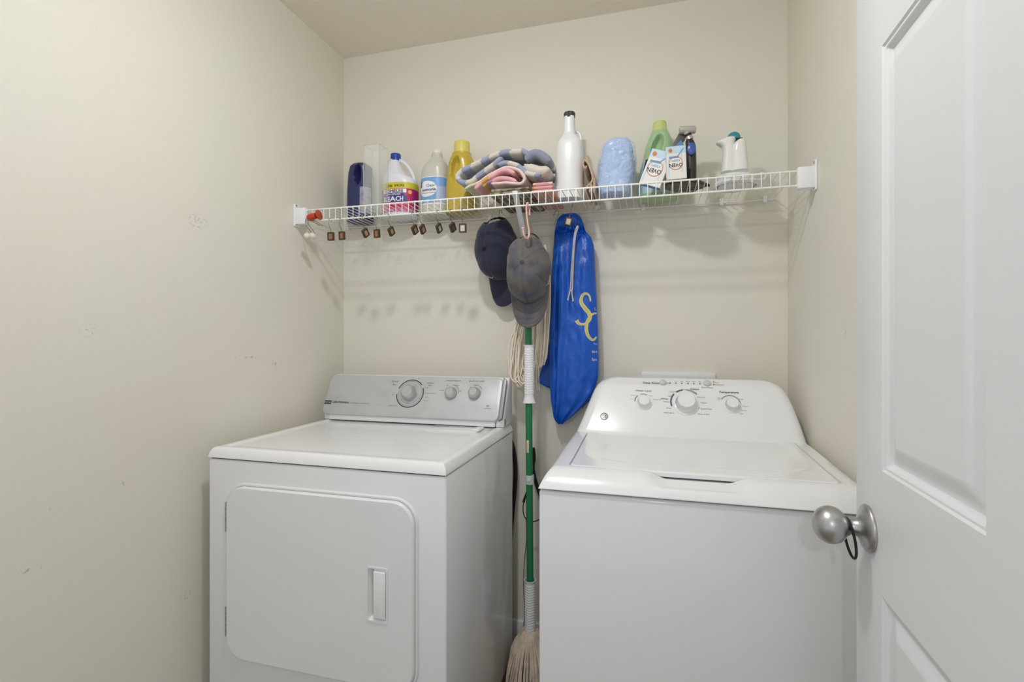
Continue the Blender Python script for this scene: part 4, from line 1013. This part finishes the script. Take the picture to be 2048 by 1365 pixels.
M_pale_in = mat('pearl_inlay', (205, 196, 182), .3); M_gold = mat('gold_inlay', (176, 144, 104), .35); M_dk_in = mat('plum_inlay', (100, 88, 88), .4)
def copy_tree(o, parent=None):
    c = o.copy(); S.collection.objects.link(c)
    if parent: c.parent = parent
    for ch in list(o.children): copy_tree(ch, c)
    return c
# px of rail point, yaw, tilt, inlay, label
hooks = [(661, 2, 2, 'b', 'brown charm hook on the shelf rail nearest the red clip'),
         (682.5, -8, 3, 'b', 'brown charm hook just right of the one nearest the red clip'),
         (727, -60, 0, 'p', 'narrow turned charm hook below the clear glass vase'),
         (752, -14, 4, 'b', 'brown charm hook facing out below the right side of the glass vase'),
         (779, -56, 0, 'p', 'single turned charm hook below the bleach jug'),
         (826, -62, 0, 'p', 'first of the two touching charm hooks below the gap after the bleach jug'),
         (842, -54, 0, 'p', 'second of the two touching charm hooks, overlapping its neighbour'),
         (875, -56, 0, 'w', 'turned charm hook with a pale inlay below the ammonia bottle'),
         (902, -64, 0, 'd', 'thin turned dark charm hook left of the white-inlaid one'),
         (925, 4, 2, 'w', 'dark square charm hook with a white inlay below the yellow bottle')]
def place_hook(loc, yaw, tilt, inl, lab, grp='square charm hooks along the shelf rail'):
    k = 1 if abs(yaw) > 40 else 0
    o = protos[k] if k in fresh else copy_tree(protos[k]); fresh.discard(k)
    o.location = loc; o.rotation_euler = (R(tilt), 0, R((yaw+58)*.5 if k else yaw)); tag(o, lab, 'hook', grp)
    for ch in o.children:
        for g_ in ch.children:
            g_.data = g_.data.copy(); g_.data.materials[0] = {'b': MATS['tan_inlay'], 'p': M_gold, 'w': M_pale_in, 'd': M_dk_in}[inl]
    return o
for px, yw, tl, inl, lab in hooks:
    x = W(px, 430, SY).x; place_hook((x, SY, SZB), yw, tl, inl, lab)
# the bag's hook and the navy cap's hook hang from the back rail
bh = W(1140, 424, D-.03)
place_hook((W(1145, 424, 1.775).x, 1.775, SZT-.001), 8, 0, 'w', 'square charm hook that carries the blue drawstring bag').rotation_euler[1] = R(14)
place_hook((W(1002, 424, 1.80).x, 1.80, SZT), -20, 4, 'w', 'charm hook showing through the strap opening of the navy cap')

# red clip with a double white-tipped hook
rc = thing('red_clip', W(627, 434, SY-.008), 'orange-red plastic clip gripping the left end of the shelf rail', 'clip')
M_red = mat('orange_red_plastic', (205, 66, 32), .3, trans=.15)
c = W(623, 434.5, SY-.010); e_ = W(641, 429, SY-.010); dv = e_-c
MB().lathe([(0, -.017), (.008, -.016), (.0125, -.010), (.0135, 0), (.012, .010), (.0105, .020), (0, .020)], axis_mx(c, dv), 28).build('clip_body', M_red, rc, ang=60)
MB().lathe([(0, .0), (.013, .0), (.0185, .003), (.0190, .005), (.0150, .0075), (0, .008)], axis_mx(W(636, 430.5, SY-.010), dv), 32).build('suction_cup', mat('dull_red_rubber', (176, 74, 50), .45), rc, ang=50)
dh = thing('double_hook', W(615, 470, SY-.014), 'bent wire double hook with white ball tips below the red clip', 'hook')
for dx, nm in ((0, 0), (8, 0)):
    pts = [W(x+dx*.75, y, SY-.014-dx*.0008) for x, y in ((640, 452), (632, 447), (622, 441), (613, 438), (611, 446), (614, 454), (620, 461), (623, 467), (618, 473))]
    MB().tube(cr(pts, 5), .0012, 8).build('hook_wire', M_steel, dh, ang=70)
for x in (614.5, 625.5):
    MB().lathe([(.0175*0, -.0125)]+[(.0125*math.cos(a), .0115*math.sin(a)) for a in rng(-1.4, 1.4, 14)]+[(0, .0115)], Matrix.Translation(W(x, 472, SY-.016)), 24).build('ball_tip', mat('ivory_ball', (222, 220, 208), .3), dh, ang=80)

# clear empty hook and pink hook
pts = [W(x, y, D-.03) for x, y in ((1116, 424), (1111, 428), (1108, 437), (1113, 446), (1110, 455), (1107, 450))]
pts2 = [(1107, 434), (1109, 426), (1113, 421), (1117, 424), (1116, 433), (1112, 441), (1109, 450), (1112, 457), (1117, 453)]
tag(MB().tube(cr([W(x, y, D-.05) for x, y in pts2], 6), .0013, 8).build('wire_hook', mat('clear_grey_hook', (176, 178, 168), .2, trans=.3), ang=70, origin=W(1112, 424, D-.05)), 'thin clear S-shaped hook hanging empty beside the blue bag', 'hook')
Mp = mat('pink_plastic', (226, 176, 170), .35)
hx = W(1055, 406, SY).x
pts = [(hx+.004, SY+.012, SZB-.030), (hx+.004, SY+.010, SZB-.008), (hx+.002, SY+.003, SZB+.007), (hx, SY-.007, SZB+.004), (hx-.001, SY-.010, SZB-.012), (hx+.001, SY-.008, SZB-.05), (hx+.006, SY-.004, SZB-.085), (hx+.006, SY-.010, SZB-.106), (hx+.001, SY-.022, SZB-.112), (hx-.004, SY-.032, SZB-.102), (hx-.007, SY-.034, SZB-.082)]
ph = MB().tube(cr(pts, 6), .0032, 10)
ph.lathe([(0, -.005)]+[(.0045*math.cos(a), .0045*math.sin(a)) for a in rng(-1.3, 1.3, 8)]+[(0, .0045)], Matrix.Translation(pts[-1]), 16)
tag(ph.build('plastic_hook', Mp, ang=70, origin=(hx, SY, SZB)), 'pale pink plastic hook on the rail holding the faded cap', 'hook')

# ------------------------------------------------------------------ caps
def make_cap(name, label, C0, a, bz, h, yaw, roll, pitch, m_c, m_b, m_s, brim_len, squish=0, seed=0, dents=(), strap_up=0):
    """C0 = centre of the head opening; opening faces the wall, crown towards the room, peak hanging down"""
    mx = Matrix.Translation(C0) @ Matrix.Rotation(yaw, 4, 'Z') @ Matrix.Rotation(pitch, 4, 'X') @ Matrix.Rotation(roll, 4, 'Y')
    o = thing(name, C0, label, 'cap')
    nth, nph = 96, 26
    def P(th, ph, off=0):      # th around the opening, 0 = right; 90 = top (back of cap); ph 0 rim..1 apex
        c_, s_ = math.cos(th), math.sin(th); q = ph*math.pi/2
        rr_ = math.cos(q)**.72; dd_ = math.sin(q)
        x = a*c_*rr_; z = bz*s_*rr_
        if s_ < 0: z *= 1.02
        y = -h*dd_*(1+.10*(-s_)*rr_)
        # panel seams
        k = (math.degrees(th)-30) % 60; sd_ = min(k, 60-k)
        groove = -.0013*math.exp(-(sd_/2.2)**2)*(1 if rr_ > .12 else 0)
        puff = .0025*math.sin(math.pi*k/60)*rr_
        v = Vector((x, y, z)); nrm = Vector((c_/a*rr_, -dd_/h, s_/bz*rr_)).normalized()
        wr = noise.noise(Vector((x*22, z*22, seed)))*squish
        for dx, dz, dr_, dep in dents:
            q2 = ((x-dx)**2+(z-dz)**2)/dr_**2
            if q2 < 4: wr -= dep*math.exp(-q2)
        return mx @ (v+nrm*(groove+puff+wr+off))
    def hole(th, ph):          # strap opening at the back of the cap
        w = math.degrees(th) % 360; return ((w-90)/30)**2+((ph)/.50)**2 < 1
    mb = MB(); V = []
    ths = rng(0, 2*math.pi, nth)[:-1]; phs = rng(0, .985, nph)
    vs = [P(t, p) for p in phs for t in ths]; fs = []
    for j in range(nph):
        for i in range(nth):
            if hole((ths[i]+math.pi/nth), (phs[j]+phs[j+1])/2): continue
            fs.append((j*nth+i, j*nth+(i+1) % nth, (j+1)*nth+(i+1) % nth, (j+1)*nth+i))
    vs.append(P(0, 1)); fs += [(nph*nth+i, nph*nth+(i+1) % nth, len(vs)-1) for i in range(nth)]
    mb.add(vs, fs); ob = mb.build('crown', m_c, o, ang=80, recalc=True); LOCS[ob.name] = C0
    md = ob.modifiers.new('thick', 'SOLIDIFY'); md.thickness = .002; md.offset = 0
    # seams, twin stitched lines
    mb = MB()
    for k in range(6):
        th = R(30+60*k)
        for dlt in (-.035, .035):
            p0 = .24 if k == 1 else .03
            mb.tube([P(th+dlt/max(.25, math.cos(p*math.pi/2)), p, .0006) for p in rng(p0, .93, 24)], .0006, 5)
    mb.build('stitching', m_s, ob, ang=70)
    MB().lathe([(0, -.001), (.0075, -.001), (.0072, .0022), (.004, .0036), (0, .004)], axis_mx(P(0, 1), (P(0, 1)-C0)), 20).build('crown_button', m_b, ob, ang=60)
    # eyelets
    for k in range(6):
        th = R(60*k)
        if k in (): continue
        q = P(th, .62, .0006); n_ = (P(th, .62, .01)-q).normalized()
        MB().tube([q+(n_.orthogonal().normalized()*math.cos(t)+n_.cross(n_.orthogonal().normalized())*math.sin(t))*.0026 for t in rng(0, 2*math.pi, 10)[:-1]], .0008, 5, closed=True).build('eyelet', m_s, ob)
    # strap across the opening
    mb = MB(); pts_ = [P(R(t), .012, .001) for t in rng(58, 122, 16)]
    ax_ = (mx.to_3x3() @ Vector((0, 1, 0)))
    upv = mx.to_3x3() @ Vector((0, 0, 1))
    pts_ = [p+upv*strap_up*math.sin(math.pi*i/16) for i, p in enumerate(pts_)]
    mb.add([p+ax_*q-upv*(.007 if q < 0 else 0) for p in pts_ for q in (-.012, .004)], [(2*i, 2*i+1, 2*i+3, 2*i+2) for i in range(16)]); st = mb.build('strap', m_b, o, ang=80)
    md = st.modifiers.new('thick', 'SOLIDIFY'); md.thickness = .002
    # brim
    mb = MB()
    def brim(u, v):           # u -1..1 across, v 0..1 outward
        th = R(270+u*62); c_, s_ = math.cos(th), math.sin(th)
        x = a*c_; z = bz*s_*1.02
        L = brim_len*(1-abs(u)**3.2)**.6
        x2 = x*(1+.10*v*(1-abs(u)*.9)); z2 = z-L*v
        y = .000+.030*(x/a)**2*(.35+.65*v)-.010*(1-(x/a)**2)*v-.004
        return mx @ Vector((x2, y, z2))
    us_ = rng(-1, 1, 40); vs_ = rng(0, 1, 12)
    mb.grid(brim, us_, vs_); bo = mb.build('brim', m_b if False else m_c, o, ang=80); LOCS[bo.name] = C0
    md = bo.modifiers.new('thick', 'SOLIDIFY'); md.thickness = .0035; md.offset = 0
    mb = MB()
    for v in (.25, .45, .65, .85): mb.tube([brim(u*(1-.06*v), v)+(mx.to_3x3() @ Vector((0, -.0021, 0))) for u in rng(-.93, .93, 30)], .0004, 4)
    mb.build('stitching', m_s, bo, ang=70)
    return o, P, mx
M_navy = mat('navy_cotton', (50, 52, 70), .9, spec=.2, sheen=.2, bump=(300, .4, .001))
M_navyb = mat('navy_band', (30, 31, 42), .9, spec=.2)
M_navys = mat('navy_thread', (60, 62, 84), .9)
M_grey = mat('faded_denim_cotton', (78, 80, 98), .8, spec=.3, sheen=.1, bump=(300, .4, .001), var=(22, (104, 99, 96), .30, .60))
M_greyb = mat('faded_band', (76, 74, 82), .9, spec=.2)
M_greys = mat('faded_thread', (74, 73, 86), .9)
c0 = W(998, 497, 1.81)
nc, Pn_, mxn = make_cap('baseball_cap', 'navy blue baseball cap hanging by its strap under the shelf', Vector((c0.x, 1.815, c0.z)), .080, .116, .102, R(-16), R(0), R(10), M_navy, M_navyb, M_navys, .102, .002, 2)
# small pale mark on the front of the navy cap
q = [Pn_(R(a_), p_, .0015) for a_, p_ in ((252, .40), (258, .36), (266, .36), (274, .42))]
MB().tube(cr(q, 4), [.0004+.0012*math.sin(math.pi*i/12) for i in range(13)], 6).build('embroidered_mark', mat('pale_thread', (190, 190, 198), .8), nc)
c0 = W(1055, 539, 1.66)
gc, Pg_, mxg = make_cap('baseball_cap', 'faded grey-blue dirty baseball cap on the pink hook', Vector((c0.x, 1.675, c0.z)), .0745, .114, .105, R(2), R(-2), R(-6), M_grey, M_greyb, M_greys, .086, .011, 5, strap_up=.012,
                        dents=((.036, -.015, .020, .013), (.028, .065, .018, .014), (-.045, -.02, .018, .009), (.0, -.075, .02, .006)))
mb = MB()
for _ in range(46):
    if random.random() < .5: p = Pg_(R(random.uniform(60, 130)), random.uniform(.3, .75), .001)
    else: p = mxg @ Vector((random.uniform(-.05, .05), -.016, -.118-random.uniform(.05, .088)))
    r_ = random.uniform(.0005, .0013)
    mb.lathe([(0, -r_), (r_, 0), (0, r_)], Matrix.Translation(p), 6)
mb.build('paint_specks', mat('pale_specks', (190, 186, 178), .8), gc)

# ------------------------------------------------------------------ mop with green handle
YM = 1.70
mo = thing('string_mop', W(1061, 1378, YM), 'green-handled string mop standing between the dryer and the washer', 'mop')
M_green = mat('green_enamel_pole', (34, 118, 74), .35)
x_t, x_b = W(1056.5, 640, YM).x, W(1060.5, 1180, YM).x; zt_, zb_ = W(1057, 600, YM).z, W(1060, 1200, YM).z
MB().tube([(x_t-.0004, YM, zt_), (x_b, YM, zb_)], .0118, 20).build('pole', M_green, mo, ang=70)
M_grip = mat('white_grip_plastic', (224, 225, 228), .4)
def grip(ya, yb, ra, rm, rb, nm):
    A = W(1058.5 if ya < 900 else 1059.8, ya, YM); B = W(1058.5 if ya < 900 else 1060.5, yb, YM); n = 40; N = 90; rings = []
    for j in range(N+1):
        t = j/N; z = A.z+(B.z-A.z)*t; x = A.x+(B.x-A.x)*t
        r = rm+(ra-rm)*max(0, 1-t/.05)**1.2+(rb-rm)*max(0, (t-.88)/.12)**1.6
        ring = []
        for k in range(n):
            a_ = 2*math.pi*k/n; ch = 0
            if .07 < t < .86:
                w = (t*24+.45*abs(((a_*2/math.pi+.5) % 1)-.5)*2) % 1; ch = .0012*(1 if w < .5 else 0)*(1)
            ring.append(Vector((x+(r+ch)*math.cos(a_), YM+(r+ch)*math.sin(a_), z)))
        rings.append(ring)
    if ya > 900:
        q0 = [Vector((A.x+.0185*math.cos(2*math.pi*k/n), YM+.0185*math.sin(2*math.pi*k/n), A.z)) for k in range(n)]
        q1 = [Vector((A.x+.0165*math.cos(2*math.pi*k/n), YM+.0165*math.sin(2*math.pi*k/n), A.z-.02)) for k in range(n)]
        rings = [q1, q0]+rings
    MB().loft(rings).build(nm, M_grip, mo, ang=30)
grip(690, 806, .0205, .0165, .0225, 'hand_grip')
grip(1160, 1282, .0215, .0185, .0185, 'wringer_sleeve')
c = W(1059.5, 959, YM); MB().lathe([(0, -.016), (.0145, -.016), (.015, -.006), (.0145, 0), (.0152, .004), (.0145, .015), (0, .015)], Matrix.Translation(c), 24).box((c.x-.006, YM-.018, c.z-.006), (c.x+.006, YM-.012, c.z+.005), .002).build('clamp', mat('pale_clamp', (196, 206, 204), .4), mo)
MB().box((x_b-.0105, YM-.0124, W(1060, 905, YM).z), (x_b-.002, YM-.0105, W(1060, 880, YM).z), .0006).build('sticker', mat('tan_sticker', (206, 190, 158), .6), mo)
M_str = mat('cotton_string', (236, 226, 210), .95, spec=.1, bump=(420, .8, .002), sheen=.2)
M_str2 = mat('grey_cotton_string', (226, 210, 190), .95, spec=.1, bump=(420, .8, .002), var=(30, (188, 174, 158), .4, .7))
mb = MB(); base = W(1060, 1268, YM)
for i in range(150):
    a_ = 2*math.pi*i*.381966; rr_ = math.sqrt((i+.5)/150)
    r1 = .017+.010*rr_; r2 = .034+.030*rr_; r3 = .045+.050*rr_
    dz = random.uniform(-.004, .004); jx = random.uniform(-.004, .004)
    pts = [base+Vector((r1*math.cos(a_)*.9, r1*math.sin(a_), .012)), base+Vector((r1*1.5*math.cos(a_), r1*1.5*math.sin(a_), -.006*rr_-.004)),
           base+Vector((r2*math.cos(a_)+jx, r2*.9*math.sin(a_), -.055+dz)), base+Vector((r3*.9*math.cos(a_)+jx, r3*.8*math.sin(a_), -.12+dz)), Vector((base.x+r3*1.05*math.cos(a_)-jx, YM+r3*.85*math.sin(a_), .012+random.random()*.01))]
    for p in pts: p.x = max(GX1+.012, min(WX0-.012, p.x)) if p.y > GY else p.x
    mb.tube(cr(pts, 4), .0042, 6)
tag(mb.build('mop_strands', M_str2, mo, ang=70), kind='stuff')
mb = MB()
for yy, rad in ((1306, .055), (1345, .072)):
    cc2 = W(1058, yy, YM); mb.tube([cc2+Vector((max(GX1+.010-cc2.x, rad*math.cos(t)), rad*.90*math.sin(t), .006*math.sin(5*t))) for t in rng(0, 2*math.pi, 50)[:-1]], .0032, 6, closed=True)
mb.build('stitched_band', mat('grey_stitching', (134, 138, 134), .9), mo)

# spare mop head hanging behind the faded cap
sm_h = thing('mop_head', W(1062, 490, 1.80), 'off-white string mop head hanging down behind the faded cap', 'mop head')
mb = MB()
def strand(xs_, y0=1.80):
    return [W(x, y, y0+dy) for x, y, dy in xs_]
N_ = 27
for i in range(N_):      # left bunch, sweeping out and looping at the foot
    t = i/(N_-1); j = lambda s: random.uniform(-s, s)
    xl_ = 1017+t*30; yb_ = 738+34*math.sin(math.pi*(.15+t*.8))
    dy = -.035+.05*random.random()
    pts = strand([(1058+t*6, 560, dy), (1046+t*12+j(2), 610+j(6), dy), (1028+t*24+j(3), 655+j(4), dy), (xl_+4+j(2.5), 695+j(6), dy), (xl_+j(2), yb_-18, dy), (xl_+5+t*3, yb_+j(3), dy), (xl_+15, yb_-4, dy+.008), (xl_+22, yb_-30, dy+.012)])
    mb.tube(cr(pts, 4), .0029, 6)
for i in range(N_):      # right bunch
    t = i/(N_-1); j = lambda s: random.uniform(-s, s)
    xl_ = 1064+t*32; yb_ = 742-26*max(0, t-.45)-10*(1-t); dy = -.025+.05*random.random()
    pts = strand([(1074+t*16, 490+12*(1-t), dy), (1070+t*29, 540+j(6), dy), (1066+t*32+j(2), 610, dy), (xl_+j(2.5), 670+j(6), dy), (xl_-2+j(2.5), yb_-20, dy), (xl_-3-4*t, yb_+j(3), dy), (xl_-9, yb_-9, dy+.01)])
    mb.tube(cr(pts, 4), .0029, 6)
for x in (1074, 1078): mb.tube(cr(strand([(1070, 700, -.03), (x-1, 740, -.03), (x, 775, -.03), (x+1, 781, -.03)]), 4), .0012, 5)
tag(mb.build('mop_strands', M_str, sm_h, ang=70), kind='stuff')
MB().box(W(1072, 512, 1.785), W(1086, 488, 1.785)+Vector((0, .030, 0)), .006).build('head_band', M_str, sm_h)

# ------------------------------------------------------------------ blue drawstring bag
YB = 1.838
bagrows = [(428, 1126, 1152), (431, 1120, 1157), (438, 1115, 1162), (450, 1112, 1167), (458, 1110, 1169), (466, 1109, 1172), (478, 1108, 1183), (492, 1107, 1187.5), (520, 1105, 1190), (560, 1102, 1191), (610, 1100, 1194), (660, 1099, 1196.5), (720, 1099.5, 1197.5), (755, 1100, 1196.5), (780, 1101, 1189), (800, 1102.5, 1177), (820, 1105, 1158), (835, 1107, 1142), (844, 1111, 1131), (848.5, 1117, 1125)]
bg = thing('drawstring_bag', W(1145, 430, YB), 'royal blue drawstring bag hanging under the shelf above the washer', 'bag')
M_bag = mat('royal_blue_nylon', (12, 84, 188), .36, spec=.55, bump=(26, .55, .010))
pr = resample(sil(bagrows, YB), 110); rings = []; n = 120
ztop, zbot = pr[-1][0], pr[0][0]
for i, (z, cx, rx) in enumerate(pr):
    t = (ztop-z)/(ztop-zbot); ry = min(.036, rx*.8)*(.45+.55*sm(0, .25, t))*(.6+.4*sm(1, .75, t)); ring = []
    gather = math.exp(-((t-.085)/.03)**2)
    for k in range(n):
        a_ = 2*math.pi*k/n; c_, s_ = math.cos(a_), math.sin(a_)
        x = rx*math.copysign(abs(c_)**.8, c_); y = ry*math.copysign(abs(s_)**.8, s_)
        u = x/max(rx, 1e-4)
        if s_ < 0:
            w = 0
            w += .010*math.exp(-((u+.55-.15*math.sin(t*5))/.16)**2)*sm(.10, .35, t)      # long vertical fold at the left
            w -= .008*math.exp(-((u+.25-.10*math.sin(t*5))/.16)**2)*sm(.12, .4, t)
            w += .005*math.sin(u*9+t*6)*sm(.05, .3, t)*.6
            w += .0035*math.sin(u*38+3*math.sin(t*30))*gather*1.6
            w += .007*noise.noise(Vector((x*20, z*7, 4)))+.004*noise.noise(Vector((x*44+z*10, z*22, 9)))-.003*abs(noise.noise(Vector((x*30-z*14, z*12, 2))))
            w -= .006*gather
            w -= .011*math.exp(-((u+.70-.05*math.sin(t*4))/.055)**2)*sm(.12, .3, t)
            y += -w
        ring.append(Vector((cx+x, YB+y, z)))
    rings.append(ring)
mb = MB().loft(rings)
bvh_v = [v.copy() for v in mb.v]; bvh_f = [f for f in mb.f if len(f) == 4]
bagm = mb
bb_ = mb.build('bag_body', M_bag, bg, ang=80); LOCS[bb_.name] = parent_loc(bg)
rearrows = [(640, 1108, 1180), (690, 1097, 1184), (730, 1086, 1186), (758, 1078, 1187), (767, 1075.5, 1187), (774, 1090, 1187), (782, 1106, 1186), (800, 1130, 1180), (812, 1146, 1168), (816, 1152, 1166)]
pr = resample(sil(rearrows, 1.876), 50)
MB().loft([superring(cx, 1.874, z, rx, .006, 2.2, 60) for z, cx, rx in pr]).build('bag_back', M_bag, bg, ang=80)
bv = BVHTree.FromPolygons(bvh_v, bvh_f)
def onbag(px, py, off=.0012):
    r = ray(px, py).normalized(); h = bv.ray_cast(CAM, r)
    if h[0] is None: return W(px, py, YB-.03)
    return h[0]-r*off
def strip(mb, pts, ws, off, mi):
    P = cr([Vector((p[0], p[1], 0)) for p in pts], 8); N = len(P); Wd = cr([Vector((w, 0, 0)) for w in ws], 8); vs = []
    for i in range(N):
        t = (P[min(i+1, N-1)]-P[max(i-1, 0)]).normalized(); nrm = Vector((-t.y, t.x, 0)); w = Wd[min(i, len(Wd)-1)].x/2
        for s_ in (-1, 0, 1): q = P[i]+nrm*w*s_; vs.append(onbag(q.x, q.y, off))
    mb.add(vs, [(3*i+k, 3*i+k+1, 3*i+k+4, 3*i+k+3) for i in range(N-1) for k in (0, 1)], mi)
mb = MB()
Sp = [(1181, 603), (1179, 593), (1174, 588), (1167, 589), (1162.5, 597), (1163, 607), (1170, 617), (1178, 627), (1180, 637), (1175, 645), (1166, 649), (1157, 647), (1153, 641)]
Sw = [2, 2.5, 3, 4, 5, 6, 7, 7, 5.5, 4, 3, 4.5, 6.5]
Cp = [(1193.5, 627), (1187, 628), (1180, 634), (1174.5, 644), (1172.5, 656), (1174.5, 668), (1180, 677), (1187, 680.5), (1193, 674)]
Cw = [1.8, 2.4, 3.2, 5, 5.6, 5.2, 4.2, 3, 1.8]
for P_, Wd_ in ((Sp, Sw), (Cp, Cw)):
    strip(mb, P_, [w+1.2 for w in Wd_], .0012, 0); strip(mb, P_, [max(.5, w-.9) for w in Wd_], .0018, 1)
def btext(st, px, py, h, rot=0, mi=0):
    vs, fs = text_bm(st); k = h/.7
    mb.add([onbag(px+(v.x*k)*math.cos(rot)+v.y*k*math.sin(rot), py-(v.y-.35)*k*math.cos(rot)+v.x*k*math.sin(rot), .0013) for v in vs], fs, mi)
btext('U', 1192, 618, 6.5); btext('Fre', 1190.5, 688, 3.6); btext('864', 1189, 704, 5); btext('Spa', 1188.5, 719, 5.4)
mb.build('bag_print', [mat('cream_print', (226, 222, 190), .5), mat('yellow_print', (200, 188, 96), .5)], bb_, ang=None, recalc=False)
mb = MB()
a1 = [(1156, 452), (1153, 456), (1149, 470), (1146, 500), (1143, 540), (1141, 575), (1138, 590), (1136, 598)]
a2 = [(1156, 452), (1155, 458), (1151, 472), (1148, 502), (1146, 540), (1145, 570), (1144, 588), (1146, 600)]
for q in (a1, a2): mb.tube(cr([W(x, y, YB-.052) for x, y in q], 6), .0028, 8)
mb.lathe([(0, -.003), (.0045, -.002), (.0045, .004), (0, .005)], axis_mx(W(1143, 582, YB-.053), (0, 0, 1)), 14)
for x, y in ((1136, 599), (1146, 601)): mb.lathe([(0, -.005), (.0035, -.004), (.0028, .004), (0, .005)], Matrix.Translation(W(x, y, YB-.052)), 12)
mb.build('drawstring', mat('grey_cord', (188, 184, 192), .8, bump=(500, .8, .001)), bg, ang=70)

# ------------------------------------------------------------------ cables behind the machines
tag(MB().tube(cr([W(x, y, 1.852) for x, y in ((1018, 872), (1027, 900), (1031, 940), (1029, 985), (1023, 1050), (1017, 1150), (1014, 1300))], 6), .0085, 12).build('power_cord', M_rubber, ang=70, origin=W(1030, 1000, 1.852)), 'thick black cord behind the right edge of the dryer', 'cord')
tag(MB().tube(cr([W(x, y, 1.86) for x, y in ((1066, 896), (1068, 915), (1066, 935), (1069, 955), (1075, 975), (1082, 1000), (1090, 1060), (1095, 1150))], 6), .0070, 12).build('water_hose', M_rubber, ang=70, origin=W(1068, 940, 1.86)), 'black hose behind the green pole beside the washer', 'hose')
mb = MB(); pts = []
for k in range(20):
    a_ = R(-70+k*14.5); pts.append(W(1064-17*math.cos(a_-R(60)), 1012-34*math.sin(a_-R(60)), 1.80))
mb.tube(cr([W(x, y, 1.82) for x, y in ((1056, 985), (1049, 1000), (1046, 1018), (1049, 1034), (1058, 1043), (1068, 1044), (1082, 1038), (1096, 1030))], 6), .0020, 8)
mb.tube([W(1054, 983, 1.82), W(1047, 1005, 1.82)], [.003, .005], 8)
tag(mb.build('hose_clamp_cable', M_rubber, ang=70, origin=W(1050, 1020, 1.82)), 'thin black cable looping out beside the green pole', 'cable')
tag(MB().tube(cr([W(x, y, 1.86) for x, y in ((1052, 1035), (1053, 1080), (1049, 1120), (1047, 1165), (1049, 1230), (1046, 1262))], 6), .0016, 8).build('wire', mat('brown_wire', (120, 84, 70), .6), ang=70, origin=W(1049, 1160, 1.86)), 'thin reddish-brown wire hanging down beside the white mop sleeve', 'wire')
